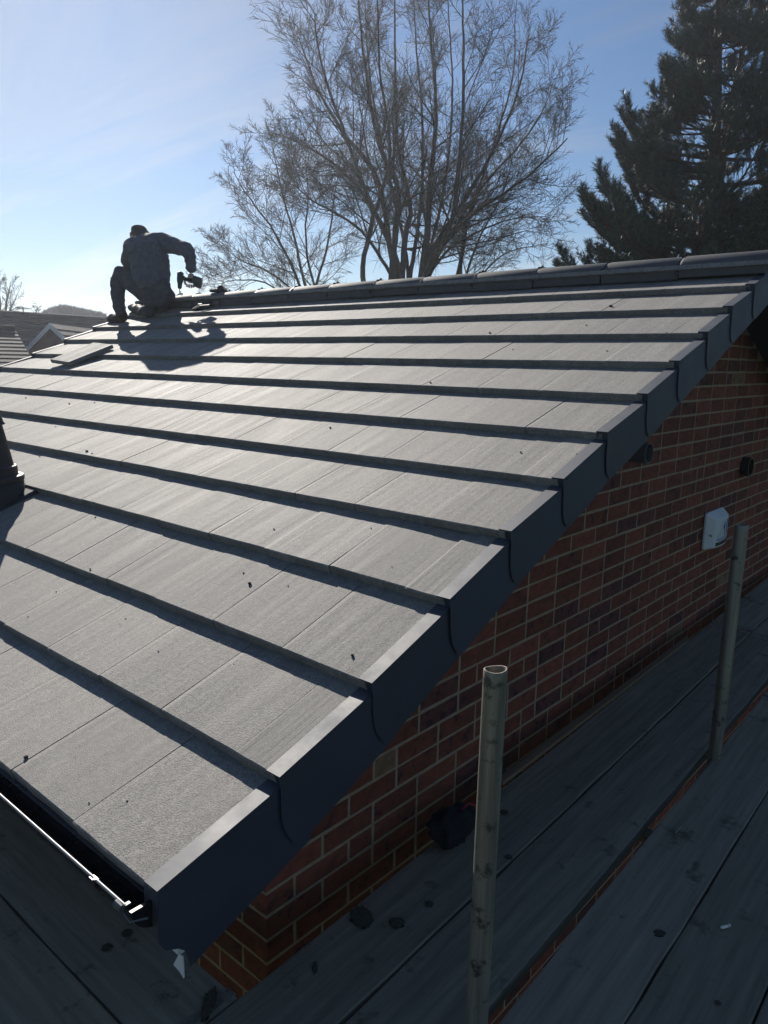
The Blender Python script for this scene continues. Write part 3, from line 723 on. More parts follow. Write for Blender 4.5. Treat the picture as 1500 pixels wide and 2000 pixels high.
# ------------------------------------------------------------------ loose tile and crumbs on the roof
c4 = [on_roof(*q) for q in ((106, 714), (134, 719), (219, 688), (190, 676))]
mid = sum(c4, Vector())/4; dv = (((c4[2]+c4[3])/2)-((c4[0]+c4[1])/2)); dv.z = dv.y*math.tan(PITCH); dv.normalize()
xr_ = dv.cross(NRM).normalized()
lt = TM[3].copy()
Mx = Matrix((( xr_.x, dv.x, NRM.x, 0), (xr_.y, dv.y, NRM.y, 0), (xr_.z, dv.z, NRM.z, 0), (0, 0, 0, 1)))
org = mid-dv*.20+xr_*.16+NRM*.048
o = link('loose_tile', lt, None, Matrix.Translation(org) @ Mx @ Matrix.Rotation(-.03, 4, 'X') @ Matrix.Rotation(.045, 4, 'Y')); tag(o, 'single spare roof tile lying askew across the courses near the roofer', 'roof tile')
def crumb_mesh(seed):
    r = random.Random(seed); bm = bmesh.new(); bmesh.ops.create_icosphere(bm, subdivisions=1, radius=1)
    for v in bm.verts: v.co *= r.uniform(.6, 1.15); v.co.z *= .7
    me = bpy.data.meshes.new('mortar_crumb'); bm.to_mesh(me); bm.free(); me.materials.append(MT['stone']); return me
CMS = [crumb_mesh(s) for s in range(6)]
crumbs = [(488, 1141, 4.6), (688, 1281, 4.2), (52, 1480, 5.2), (476, 1120, 2.4), (563, 1145, 1.8), (170, 882, 3.2), (180, 886, 2), (184, 983, 2.5), (177, 1112, 2.6), (51, 778, 2), (136, 789, 2.2),
          (185, 787, 1.6), (109, 834, 1.6), (78, 893, 1.6), (645, 836, 2.6), (1017, 884, 2.6), (1127, 888, 2.2), (1193, 599, 3.8), (957, 651, 2.6), (841, 748, 2.6), (110, 1156, 1.7), (310, 1273, 2.2),
          (174, 1569, 2.4), (249, 1565, 2.4), (1145, 636, 2), (1185, 686, 2), (246, 1209, 1.7), (457, 1298, 1.6), (55, 1205, 1.6), (725, 1032, 1.6), (535, 1034, 2.1), (765, 1107, 1.4), (1002, 683, 1.6), (1302, 650, 1.5)]
bigs = {0: 'dark stone chip on a tile near the middle of the roof', 1: 'dark stone chip on the tile beside the verge, third course up', 2: 'dark stone chip on the lowest course at the left edge'}
for i, (px, py, s) in enumerate(crumbs):
    p = on_roof(px, py); d = project(p)[2]; r_ = s*d/FPX
    o = link('stone_chip' if i in bigs else 'mortar_crumb', CMS[i % 6], None, Matrix.Translation(p+NRM*r_*.5) @ Matrix.Rotation(i*1.3, 4, 'Z') @ Matrix.Diagonal((r_, r_, r_, 1)))
    tag(o, bigs.get(i, 'tiny dark crumb lying loose on the grey roof tiles'), 'stone', 'crumbs scattered on the roof')
# debris on the boards
def clump(px, py, r0, hgt, label, name='moss_clump', mat='moss', cat='moss', seed=0, el=(1, 1)):
    p = hit_z(px, py, DZ+.002); bm = bmesh.new(); bmesh.ops.create_icosphere(bm, subdivisions=4, radius=1)
    for v in bm.verts:
        q = v.co.copy(); f = 1+.5*noise.noise(q*2.2+Vector((seed*3.1, 0, 0)))+.35*noise.noise(q*6+Vector((0, seed, 0)))
        v.co = Vector((q.x*f*r0*el[0], q.y*f*r0*el[1], max(0, q.z*f*hgt*.55)))
    me = bpy.data.meshes.new(name); bm.to_mesh(me); bm.free(); me.materials.append(MT[mat]); o = link(name, me, None, Matrix.Translation(p) @ Matrix.Rotation(seed, 4, 'Z')); return tag(o, label, cat)
clump(705, 1792, .026, .004, 'ragged dark moss clump on the board at the foot of the wall', seed=1, el=(1, 1.5))
clump(775, 1802, .018, .004, 'round dark moss clump on the wall-side board, right of the ragged one', seed=2)
clump(838, 1765, .010, .003, 'small moss clump on the wall-side board left of the near pole', seed=3)
clump(615, 1890, .011, .003, 'small moss streak on the wall-side board near its bottom end', seed=4, el=(.5, 1.6))
clump(1288, 1822, .013, .004, 'flat moss clump on the board right of the gap', seed=5)
clump(1402, 1958, .006, .003, 'tiny moss bit near the bottom right board joint', seed=6)
clump(407, 1962, .022, .005, 'long dark moss patch on the board below the soffit end', seed=7, el=(.6, 2.0))
clump(248, 1822, .012, .003, 'dark moss bit on the board under the gutter corner', seed=8)
clump(208, 1850, .011, .003, 'dark moss bit on the board left of the gutter corner bit', seed=9)
clump(985, 1586, .012, .003, 'moss clump in line with the near pole on the wall-side board', seed=10)
clump(994, 1674, .010, .006, 'moss tuft at the joint between the two inner boards', seed=11)
p = hit_z(1416, 1810, DZ+.006); o = tag(empty('cigarette_end', p), 'cigarette end lying on the scaffold board', 'cigarette end')
mb = MB(); mb.tube([(-.012, 0, 0), (.006, 0, 0)], .0038, 8); mb.build('paper', MT['white'], o); mb = MB(); mb.tube([(.006, 0, 0), (.018, .002, 0)], .0039, 8); mb.build('filter', MT['butt'], o); o.rotation_euler.z = 1.0
p = hit_z(1247, 1458, DZ+.004); mb = MB(); mb.add([(0, -.014, 0), (.007, 0, .006), (0, .014, .002), (-.006, 0, .004), (0, -.014, -.001), (.007, 0, .005), (0, .014, .001), (-.006, 0, .003)], [(0, 1, 2, 3), (7, 6, 5, 4), (0, 4, 5, 1), (1, 5, 6, 2), (2, 6, 7, 3), (3, 7, 4, 0)])
o = mb.build('dead_leaf', MT['timber']); o.location = p; tag(o, 'small curled dead leaf on the joint of the two inner boards', 'leaf')
p = hit_z(1325, 1620, DZ+.003); mb = MB(); mb.tube([(0, -.022, 0), (.002, .022, .001)], [.0009, .0005], 5); o = mb.build('wood_splinter', MT['butt']); o.location = p; tag(o, 'thin pale splinter on the board right of the gap', 'splinter')

# ------------------------------------------------------------------ the roofer
def rw(px, py, d): return at(px, py, d)
J_ = {}
def jn(name, pos, r, reg): J_[name] = (Vector(pos), r, reg)
jn('pelvis', rw(304, 572, 7.16), .150, 'leg')
jn('waist', rw(297, 548, 7.13), .178, 'top'); jn('belly', rw(293, 524, 7.12), .186, 'top'); jn('chest', rw(289, 500, 7.11), .190, 'top'); jn('upper', rw(287, 482, 7.11), .150, 'top')
jn('neck', rw(278, 468, 7.14), .068, 'head'); jn('skull', rw(272, 460, 7.18), .082, 'head'); jn('crown', rw(270, 451, 7.22), .076, 'head'); jn('face', rw(269, 461, 7.28), .062, 'head')
jn('shr', rw(316, 473, 7.06), .086, 'top'); jn('upr', rw(342, 480, 7.00), .076, 'top'); jn('elb', rw(369, 489, 6.95), .062, 'top'); jn('fore', rw(373, 510, 6.97), .050, 'top'); jn('wrist', rw(373, 533, 7.00), .036, 'top')
jn('shl', rw(258, 487, 7.14), .092, 'top'); jn('upl', rw(252, 512, 7.26), .066, 'top'); jn('ell', rw(256, 535, 7.38), .055, 'top'); jn('wrl', rw(300, 560, 7.50), .036, 'top')
jn('hipl', rw(284, 572, 7.18), .120, 'leg'); jn('thl', rw(256, 548, 7.22), .088, 'leg'); jn('knl', rw(232, 528, 7.24), .070, 'leg'); jn('shinl', rw(230, 565, 7.27), .064, 'leg')
ft = on_roof(243, 630, 0.0)
jn('ankl', rw(232, 603, 7.29), .055, 'leg'); jn('heell', ft+Vector((0, 0, .045)), .042, 'boot'); tl = on_roof(212, 630, 0); jn('toel', tl+Vector((0, 0, .034)), .034, 'boot')
jn('hipr', rw(318, 576, 7.14), .130, 'leg'); kr = on_roof(322, 590, .075); kr.z = surf(kr.x, min(kr.y, 3.7))+.085
kneer = rw(328, 585, 7.42); jn('knr', kneer, .078, 'leg')
an = on_roof(292, 606, .065); jn('ankr', an, .056, 'leg'); jn('heelr', on_roof(278, 607, .060), .044, 'boot'); jn('toer', on_roof(257, 601, .040), .040, 'boot')
ED = [('pelvis', 'waist'), ('waist', 'belly'), ('belly', 'chest'), ('chest', 'upper'), ('upper', 'neck'), ('neck', 'skull'), ('skull', 'crown'), ('skull', 'face'), ('upper', 'shr'), ('shr', 'upr'), ('upr', 'elb'), ('elb', 'fore'), ('fore', 'wrist'),
      ('upper', 'shl'), ('shl', 'upl'), ('upl', 'ell'), ('ell', 'wrl'), ('pelvis', 'hipl'), ('hipl', 'thl'), ('thl', 'knl'), ('knl', 'shinl'), ('shinl', 'ankl'), ('ankl', 'heell'), ('heell', 'toel'),
      ('pelvis', 'hipr'), ('hipr', 'knr'), ('knr', 'ankr'), ('ankr', 'heelr'), ('heelr', 'toer')]
def skin_mesh(joints, edges, root, sub=2):
    names = list(joints); me = bpy.data.meshes.new('sk'); me.from_pydata([joints[n][0] for n in names], [(names.index(a), names.index(b)) for a, b in edges], [])
    o = bpy.data.objects.new('sk', me); COL.objects.link(o)
    o.modifiers.new('s', 'SKIN'); o.modifiers['s'].use_smooth_shade = True
    lay = me.skin_vertices[0].data
    for i, n in enumerate(names): lay[i].radius = (joints[n][1], joints[n][1]); lay[i].use_root = (n == root)
    m = o.modifiers.new('ss', 'SUBSURF'); m.levels = sub; m.render_levels = sub
    dg = bpy.context.evaluated_depsgraph_get(); me2 = bpy.data.meshes.new_from_object(o.evaluated_get(dg)); bpy.data.objects.remove(o); return me2
body = skin_mesh(J_, ED, 'pelvis', 3)
# hands: palm and five separate bent fingers each
def hand_mesh(wrist, fwd, across, grip=1.0):
    """fwd: wrist to knuckles; across: towards the thumb side"""
    fwd = fwd.normalized(); across = (across-fwd*across.dot(fwd)).normalized(); down = fwd.cross(across)
    mats = []
    js = {'w': (wrist-fwd*.03, .027, ''), 'p': (wrist+fwd*.035, .034, ''), 'k': (wrist+fwd*.065, .030, '')}
    mats.append(skin_mesh(js, [('w', 'p'), ('p', 'k')], 'w', 2))
    for i, (l, o_) in enumerate(((.068, .030), (.078, .010), (.072, -.011), (.056, -.030))):
        b = wrist+fwd*.070+across*o_; q = [b]
        ang = 0.35*grip; dd = fwd
        for j in range(3):
            dd = (Quaternion(across, 0.75*grip*(1 if j else .6)) @ dd); q.append(q[-1]+dd*l*(.45, .32, .25)[j])
        js = {str(j): (p, (.0105, .0098, .0090, .0078)[j], '') for j, p in enumerate(q)}
        mats.append(skin_mesh(js, [('0', '1'), ('1', '2'), ('2', '3')], '0', 1))
    b = wrist+fwd*.015+across*.026; q = [b, b+fwd*.022+across*.024, b+fwd*.05+across*.026+down*(-.012), b+fwd*.070+across*.016-down*.026]
    js = {str(j): (p, (.015, .0125, .0105, .009)[j], '') for j, p in enumerate(q)}
    mats.append(skin_mesh(js, [('0', '1'), ('1', '2'), ('2', '3')], '0', 1))
    return mats
wr = J_['wrist'][0]; RTv = Vector(RT); FWv = Vector(FW)
hands = hand_mesh(wr+Vector((0, 0, -.03)), Vector((0, 0, -1))+RTv*-.12, -RTv*.9-FWv*.3, 1.25)+hand_mesh(J_['wrl'][0], RTv+Vector((0, 0, -.3)), Vector((0, 0, 1)), 0.7)
# ears, cuffs of the same body
bm = bmesh.new(); bm.from_mesh(body); bm.verts.ensure_lookup_table(); nbody = len(bm.verts)
for m in hands: bm.from_mesh(m)
ears = [(J_['skull'][0]+RTv*.076+Vector((0, 0, .004))+FWv*.02, 1), (J_['skull'][0]-RTv*.078+FWv*.02, -1)]
for c, sgn in ears:
    res_ = bmesh.ops.create_uvsphere(bm, u_segments=10, v_segments=8, radius=1.0)
    for v in res_['verts']:
        q = v.co.copy(); v.co = c+RTv*(q.x*.012+sgn*.006)+FWv*(q.y*.017)+Vector((0, 0, q.z*.031+.01))
res_ = bmesh.ops.create_uvsphere(bm, u_segments=8, v_segments=6, radius=1.0)    # nose, on the far side of the head
for v in res_['verts']: q = v.co.copy(); v.co = J_['face'][0]+FWv*.065+RTv*q.x*.014+FWv*q.y*.02+Vector((0, 0, q.z*.024))
pm = bpy.data.meshes.new('person'); bm.to_mesh(pm); bm.free()
pm.update()
seg = [(J_[a][0], J_[b][0], J_[a][2], J_[b][2]) for a, b in ED]
regi = {'top': 0, 'leg': 1, 'boot': 2, 'head': 3, 'skin': 3}
nrm = [v.normal.copy() for v in pm.vertices]
for i, v in enumerate(pm.vertices):
    if i >= nbody: continue
    p = v.co; best = None
    dhead = min((p-J_['skull'][0]).length, (p-J_['crown'][0]).length)
    k = 0.0 if dhead < .13 else 1.0
    f = (noise.noise(p*11)*.010+noise.noise(p*Vector((0, 0, 1)).normalized().z*24 if False else p*25)*.006+(1-abs(noise.noise(Vector((p.x*5, p.y*5, p.z*15)))))**3*.012)*k
    v.co = p+nrm[i]*f
pm.materials.clear()
for k in ('jacket', 'trousers', 'boot', 'skin', 'hair'): pm.materials.append(MT[k])
for poly in pm.polygons:
    poly.use_smooth = True
    c = poly.center
    if poly.vertices[0] >= nbody: poly.material_index = 3; continue
    bd = 1e9; reg = 'top'
    for a, b, ra, rb in seg:
        ab_ = b-a; u = max(0, min(1, (c-a).dot(ab_)/ab_.dot(ab_))); d_ = (c-(a+ab_*u)).length
        if d_ < bd: bd = d_; reg = ra if u < .5 else rb
    if reg == 'head' and (c-J_['neck'][0]).length < .075 and c.z < J_['neck'][0].z+.01: reg = 'top'
    poly.material_index = regi[reg]
    if reg == 'head' and (c-J_['face'][0]).length > .085 and c.z > J_['neck'][0].z+.012: poly.material_index = 4
person = link('person', pm)
tag(person, 'person in dark work clothes kneeling on the ridge, arm out holding a drill', 'person')

# cordless drill held nose down
D0 = 6.99
dr = tag(empty('cordless_drill', rw(351, 566, D0)), 'dark cordless drill held nose down in the hand of the kneeling roofer', 'drill')
DO = dr.location.copy()
def dpt(px, py, dd=0.0): return rw(px, py, D0+dd)-DO
UPv = Vector((0, 0, 1))
mb = MB(); mb.tube([dpt(352.5, 531), dpt(352.4, 533), dpt(352, 545), dpt(351.5, 552)], [.018, .030, .031, .027], 14); mb.build('motor_housing', MT['tool'], dr, smooth=False, bevel=.003)
mb = MB(); mb.tube([dpt(351.5, 552), dpt(351.3, 556), dpt(351, 562), dpt(351, 564)], [.023, .021, .019, .012], 12); mb.build('chuck', MT['toolblack'], dr)
mb = MB(); mb.tube([dpt(351, 563.5), dpt(350.3, 573)], .0035, 6); mb.build('drill_bit', MT['steel'], dr)
mb = MB(); mb.tube([dpt(354, 541), dpt(362, 545), dpt(374, 547.5), dpt(382, 548.5)], [.022, .018, .0165, .020], 10); mb.build('handle', MT['toolblack'], dr)
mb = MB(); mb.tube([dpt(361, 550), dpt(363.5, 554)], [.006, .005], 6); mb.build('trigger', MT['toolblack'], dr)
mb = MB(); ax = (dpt(394, 551)-dpt(379, 547)).normalized(); q0 = dpt(378, 546)
zz = (UPv-ax*UPv.dot(ax)).normalized(); yy = zz.cross(ax)
Mx = Matrix(((ax.x, yy.x, zz.x, q0.x), (ax.y, yy.y, zz.y, q0.y), (ax.z, yy.z, zz.z, q0.z), (0, 0, 0, 1)))
mb.prism([(0, -.034, .030), (.020, -.034, .036), (.074, -.034, .032), (.080, -.034, -.050), (.066, -.034, -.066), (.022, -.034, -.058), (0, -.034, -.022)], (0, .068, 0), M=Mx)
mb.build('battery', MT['tool'], dr, bevel=.006)

# tool pouch left on the ridge beside the roofer
pc = on_roof(396, 603, 0.0); tp = tag(empty('tool_pouch', pc), 'small dark tool pouch lying over the ridge right of the roofer', 'tool pouch')
def tpt(px, py, h): return on_roof(px, py, h)-pc
bm = bmesh.new(); bmesh.ops.create_icosphere(bm, subdivisions=3, radius=1)
Rm = Matrix.Rotation(PITCH, 3, 'X')
for v in bm.verts:
    q = v.co; f = 1+.2*noise.noise(q*2.3); v.co = Rm @ Vector((q.x*.115*f, q.y*.09*f+.01, max(q.z*.030*f+.014, .001)))
me = bpy.data.meshes.new('pouch'); bm.to_mesh(me); bm.free(); me.materials.append(MT['fabric']); link('pouch', me, tp)
rtop = Vector((pc.x+.02, RY, rz(pc.x)+.118))-pc
mb = MB(); mb.box((-.075, -.05, -.004), (.075, .05, .022), M=Matrix.Translation(rtop)); mb.build('flap', MT['fabric'], tp, bevel=.01)
mb = MB(); mb.lathe([(.030, 0), (.030, .022), (.018, .036), (.0, .038)], 10, Matrix.Translation(rtop+Vector((.035, 0, .018)))); mb.build('tape_roll', MT['toolblack'], tp)
mb = MB(); mb.tube([Vector((.06, .02, .03)), Vector((.10, .09, .075)), rtop+Vector((.05, -.04, .01))], .012, 6); mb.tube([Vector((-.10, .0, .02)), Vector((-.15, .03, .03)), Vector((-.16, .08, .05))], .008, 6); mb.build('strap', MT['fabric'], tp)
mb = MB(); mb.box((-.03, -.014, .045), (.02, .004, .050), M=Matrix.Rotation(PITCH, 4, 'X')); mb.build('buckle', MT['toolblack'], tp)
mb = MB(); mb.tube([Vector((.05, -.07, .018)), Vector((.155, -.04, .022))], .008, 8); mb.build('screwdriver', MT['steel'], tp)
# ridge fixing being driven
p = hit_y(353, 577, RY); p.z = rz(p.x)+.115
rf = tag(empty('ridge_screw', p), 'ridge fixing bracket and screw below the drill bit', 'screw')
mb = MB(); mb.tube([(0, 0, -.01), (0, 0, .030)], .004, 8); mb.tube([(0, 0, .030), (0, 0, .034)], .009, 8); mb.build('screw', MT['steel'], rf)
mb = MB(); mb.tube([(-.07, -.03, -.02), (-.02, 0, .010), (.03, 0, .012), (.06, -.04, -.035)], .006, 6); mb.build('bracket', MT['plastic'], rf)

# ------------------------------------------------------------------ bare trees
class Limbs:
    """collects tapered branch tubes fast"""
    def __init__(s): s.V = []; s.F = []; s.n = 0
    def add(s, pts, rad, k):
        pts = np.asarray(pts); m = len(pts); t = np.gradient(pts, axis=0); t /= np.linalg.norm(t, axis=1)[:, None]+1e-9
        a = np.cross(t, [0.31, 0.52, 0.79]); a /= np.linalg.norm(a, axis=1)[:, None]+1e-9; b = np.cross(t, a)
        an = np.arange(k)*2*PI/k
        ring = pts[:, None, :]+(a[:, None, :]*np.cos(an)[None, :, None]+b[:, None, :]*np.sin(an)[None, :, None])*np.asarray(rad)[:, None, None]
        s.V.append(ring.reshape(-1, 3)); i = np.arange(m-1)[:, None]*k; j = np.arange(k)[None, :]; j2 = (j+1) % k
        s.F.append((np.stack([i+j, i+j2, i+k+j2, i+k+j], -1).reshape(-1, 4))+s.n); s.n += m*k
    def build(s, name, mat, parent, org):
        V = np.concatenate(s.V)-np.asarray(org); F = np.concatenate(s.F)
        me = bpy.data.meshes.new(name); me.vertices.add(len(V)); me.vertices.foreach_set('co', V.ravel())
        me.loops.add(F.size); me.loops.foreach_set('vertex_index', F.ravel()); me.polygons.add(len(F)); me.polygons.foreach_set('loop_start', np.arange(len(F))*4)
        me.update(calc_edges=True); me.materials.append(mat); me.polygons.foreach_set('use_smooth', [True]*len(F))
        return link(name, me, parent)
def unit(v): return v/(np.linalg.norm(v)+1e-9)
def rand_perp(d):
    v = rng.normal(size=3); v -= d*(v@d); return unit(v)
def grow(L, p, d, ln, r0, level, up=0.10, nchild=(10, 8), ratio=.54, wob=.065):
    nseg = 6 if level == 1 else 4
    pts = [p]; dd = d; step = ln/nseg
    for i in range(nseg):
        dd = unit(dd+rng.normal(size=3)*wob+np.array([0, 0, up])); pts.append(pts[-1]+dd*step)
    pts = np.array(pts); rad = np.maximum(r0*np.linspace(1, .3, nseg+1), RMIN)
    L.add(pts, rad, 5 if level == 1 else 3)
    nc = nchild[level-1]; t = .15+.85*(np.arange(nc)+rng.uniform(0, .9, nc))/nc; q = t*nseg; a = np.minimum(q.astype(int), nseg-1)
    pos = pts[a]+(pts[a+1]-pts[a])*(q-a)[:, None]; dr_ = pts[a+1]-pts[a]; dr_ /= np.linalg.norm(dr_, axis=1)[:, None]
    v = rng.normal(size=(nc, 3)); v -= dr_*np.sum(v*dr_, 1)[:, None]; v /= np.linalg.norm(v, axis=1)[:, None]+1e-9
    ang = rng.uniform(.45, 1.1, nc)[:, None]; cd_ = dr_*np.cos(ang)+v*np.sin(ang); cl = ln*ratio*rng.uniform(.6, 1.15, nc)*(1.1-.55*t)
    if level == 2: TW_.append((pos, cd_, cl)); return
    for i in range(nc): grow(L, pos[i], cd_[i], cl[i], max(r0*.45*(1-.4*t[i]), RMIN*1.3), 2, up, nchild, ratio, wob*1.25)
TW_ = []
def flush_twigs(L, up):
    if not TW_: return
    P = np.concatenate([a[0] for a in TW_]); D = np.concatenate([a[1] for a in TW_]); C = np.concatenate([a[2] for a in TW_]); TW_.clear(); n = len(P)
    d1 = D+rng.normal(size=D.shape)*.08+[0, 0, up]; d1 /= np.linalg.norm(d1, axis=1)[:, None]; d2 = d1+rng.normal(size=D.shape)*.12+[0, 0, up*1.5]; d2 /= np.linalg.norm(d2, axis=1)[:, None]
    rows = [(P, RMIN), (P+d1*C[:, None]*.5, RMIN*.85), (P+d1*C[:, None]*.5+d2*C[:, None]*.5, RMIN*.45)]
    a = np.cross(d1, [0.31, 0.52, 0.79]); a /= np.linalg.norm(a, axis=1)[:, None]+1e-9; b = np.cross(d1, a); V = []
    for pt, rr in rows:
        for k in range(3): V.append(pt+(a*math.cos(2*PI*k/3)+b*math.sin(2*PI*k/3))*rr)
    V = np.stack(V, 1).reshape(-1, 3); F = []
    for i in range(2):
        for k in range(3): F.append([i*3+k, i*3+(k+1) % 3, i*3+3+(k+1) % 3, i*3+3+k])
    F = (np.arange(n)[:, None, None]*9+np.array(F)[None]).reshape(-1, 4)+L.n; L.V.append(V); L.F.append(F); L.n += len(V)
def spline(ctrl, n):
    c = np.array([ctrl[0]]+list(ctrl)+[ctrl[-1]]); out_ = []
    m = len(ctrl)-1
    for i in range(m):
        for u in np.linspace(0, 1, n, endpoint=False):
            p0, p1, p2, p3 = c[i:i+4]
            out_.append(.5*((2*p1)+(-p0+p2)*u+(2*p0-5*p1+4*p2-p3)*u*u+(-p0+3*p1-3*p2+p3)*u**3))
    out_.append(c[-2]); return np.array(out_)
RMIN = .0046
def bare_tree(label, depth, base_px, stems, r_stem, name='bare_tree', nside=16, len0=2.4, nchild=(12, 10), spread=1.6, scale=1.0, up=.055, low=False, trunk_r=.30):
    base = np.array(at(base_px, 640, depth)); base[2] = GZ
    o = tag(empty(name, base), label, 'tree'); T = Limbs(); L = Limbs()
    fork = np.array(at(base_px, 615, depth))
    T.add(np.array([base-np.array([0, 0, .1]), base+np.array([0, 0, .4]), (base+fork)/2+[.05, .03, 0], fork+[0, 0, .2]]), [trunk_r*1.3, trunk_r, trunk_r*.92, trunk_r*.85], 14)
    for si, (ctrl, dz_, rs) in enumerate(stems):
        P3 = [fork+rng.normal(size=3)*.08]+[np.array(at(px, py, depth+dz_*(j+1)/len(ctrl)*spread+rng.normal()*.08)) for j, (px, py) in enumerate(ctrl)]
        P3[0][2] = min(P3[0][2], P3[1][2]-.3)
        pts = spline(P3, 6); pts += np.cumsum(rng.normal(size=pts.shape)*.012*scale, 0)
        m = len(pts); rad = rs*r_stem*np.linspace(1, .12, m)**.9; rad = np.maximum(rad, RMIN*1.5)
        T.add(pts, rad, 9)
        for i in range(nside):
            t = .27+.73*(i+rng.uniform(0, .9))/nside; q = t*(m-1); a = min(int(q), m-2); pos = pts[a]+(pts[a+1]-pts[a])*(q-a); dr_ = unit(pts[a+1]-pts[a])
            ang = rng.uniform(.5, .95); pd = rand_perp(dr_); cd_ = unit(dr_*math.cos(ang)+pd*math.sin(ang))
            lw = t < .42
            if lw: cd_ = unit(cd_+np.array([0, 0, -.25]))
            grow(L, pos, cd_, len0*scale*(1.12-.55*t)*rng.uniform(.6, 1.1), max(rad[a]*.42, RMIN*2), 1, up*(.35 if lw else 1), nchild)
    flush_twigs(L, up); T.build('trunk', MT['bark'], o, base); L.build('branches', MT['twig'], o, base)
    return o
D1 = 20.0
bare_tree('tall bare tree with many upswept stems behind the ridge, top out of frame', D1, 800, [
    ([(826, 560), (836, 470), (840, 380), (848, 290), (852, 190), (842, 60), (838, -60)], .3, 1.15),
    ([(766, 560), (770, 450), (776, 380), (738, 300), (716, 200), (700, 70), (690, -40)], -.8, 1.0),
    ([(787, 560), (792, 450), (801, 390), (778, 270), (772, 120), (770, -70)], .9, 1.0),
    ([(828, 560), (852, 480), (905, 395), (962, 295), (1012, 180), (1035, 60)], .5, .95),
    ([(822, 550), (872, 470), (935, 410), (1030, 340), (1105, 270)], -1.2, .8),
    ([(764, 500), (738, 350), (672, 262), (622, 180), (582, 70)], .4, .95),
    ([(762, 480), (705, 385), (640, 318), (570, 280), (530, 262)], 1.6, .7),
    ([(886, 560), (915, 430), (952, 310), (1000, 150), (1005, 20)], 1.9, .7),
    ([(708, 560), (722, 450), (742, 390), (762, 300), (746, 120), (740, -50)], -2.0, .75),
    ([(840, 520), (882, 430), (903, 250), (908, 60), (905, -40)], -1.8, .8),
    ([(800, 540), (818, 420), (825, 260), (810, 90), (800, -60)], 2.3, .75),
    ([(850, 520), (900, 470), (985, 430), (1070, 420)], .8, .5),
    ([(752, 520), (690, 440), (610, 390), (565, 350)], -.8, .55),
    ([(850, 500), (950, 350), (1040, 240), (1080, 150)], 2.2, .6),
    ([(760, 470), (690, 300), (640, 140), (620, 20)], -2.2, .65),
    ([(800, 500), (760, 330), (730, 160), (720, 20), (712, -60)], 2.6, .55), ([(835, 500), (870, 330), (880, 160), (875, 10), (872, -60)], 2.6, .55)],
    .105, nside=17, len0=2.4)
RMIN = .0046
bare_tree('smaller bare tree with thin twigs left of the tall bare one', 21.5, 610, [
    ([(600, 580), (578, 480), (548, 360), (532, 290)], .2, 1.0), ([(590, 570), (545, 470), (492, 400), (455, 345)], -.8, .9),
    ([(612, 580), (640, 480), (655, 380), (668, 300)], .8, .9), ([(596, 585), (530, 530), (470, 505), (436, 470)], .9, .7),
    ([(585, 600), (520, 555), (462, 545), (432, 560)], -.6, .6), ([(620, 590), (600, 480), (606, 380), (600, 320)], -1.2, .8)],
    .058, nside=12, len0=1.8, trunk_r=.2)
bare_tree('slender bare tree behind the tall one, right of its trunk', 25.0, 905, [
    ([(905, 570), (935, 470), (985, 380), (1040, 330)], .4, .9), ([(900, 570), (905, 470), (930, 400), (960, 330)], -.4, .9), ([(910, 575), (980, 500), (1060, 480)], .8, .7)],
    .07, nside=13, len0=1.8, trunk_r=.18, nchild=(9, 8))
RMIN = .006
bare_tree('small distant bare tree at the far left edge', 42.0, 8, [
    ([(10, 620), (14, 580), (20, 548)], .3, 1.0), ([(2, 620), (0, 580), (-4, 550)], .3, 1.0), ([(12, 620), (24, 595), (34, 570)], -.3, .7), ([(0, 620), (-16, 590), (-28, 565)], -.3, .7)],
    .10, nside=9, len0=1.2, trunk_r=.2, nchild=(7, 6))

# ------------------------------------------------------------------ pine
def leaf_mesh(name, tris, mat, parent, org, shade=None):
    V = tris.reshape(-1, 3)-np.asarray(org); n = len(V)//3
    me = bpy.data.meshes.new(name); me.vertices.add(len(V)); me.vertices.foreach_set('co', V.ravel()); me.loops.add(n*3); me.loops.foreach_set('vertex_index', np.arange(n*3))
    me.polygons.add(n); me.polygons.foreach_set('loop_start', np.arange(n)*3); me.update(calc_edges=True); me.materials.append(mat)
    if shade is not None:
        ca = me.color_attributes.new('tint', 'FLOAT_COLOR', 'CORNER'); c = np.ones((n*3, 4)); c[:, :3] = np.repeat(shade, 3, axis=0); ca.data.foreach_set('color', c.ravel())
    return link(name, me, parent)
def tuft(base, d, ln, nn, nl, wd=.008):
    """needles all round a shoot, as thin triangles"""
    t = rng.uniform(0, 1, nn)**.8; pos = base+d*ln*t[:, None]
    v = rng.normal(size=(nn, 3)); v -= np.outer(v@d, d); v /= np.linalg.norm(v, axis=1)[:, None]+1e-9
    nd = d*rng.uniform(.45, 1.1, nn)[:, None]+v*.75; nd /= np.linalg.norm(nd, axis=1)[:, None]
    tip = pos+nd*nl*rng.uniform(.7, 1.1, nn)[:, None]; sd_ = np.cross(nd, rng.normal(size=(nn, 3))); sd_ /= np.linalg.norm(sd_, axis=1)[:, None]+1e-9
    return np.stack([pos-sd_*wd, pos+sd_*wd, tip], 1)
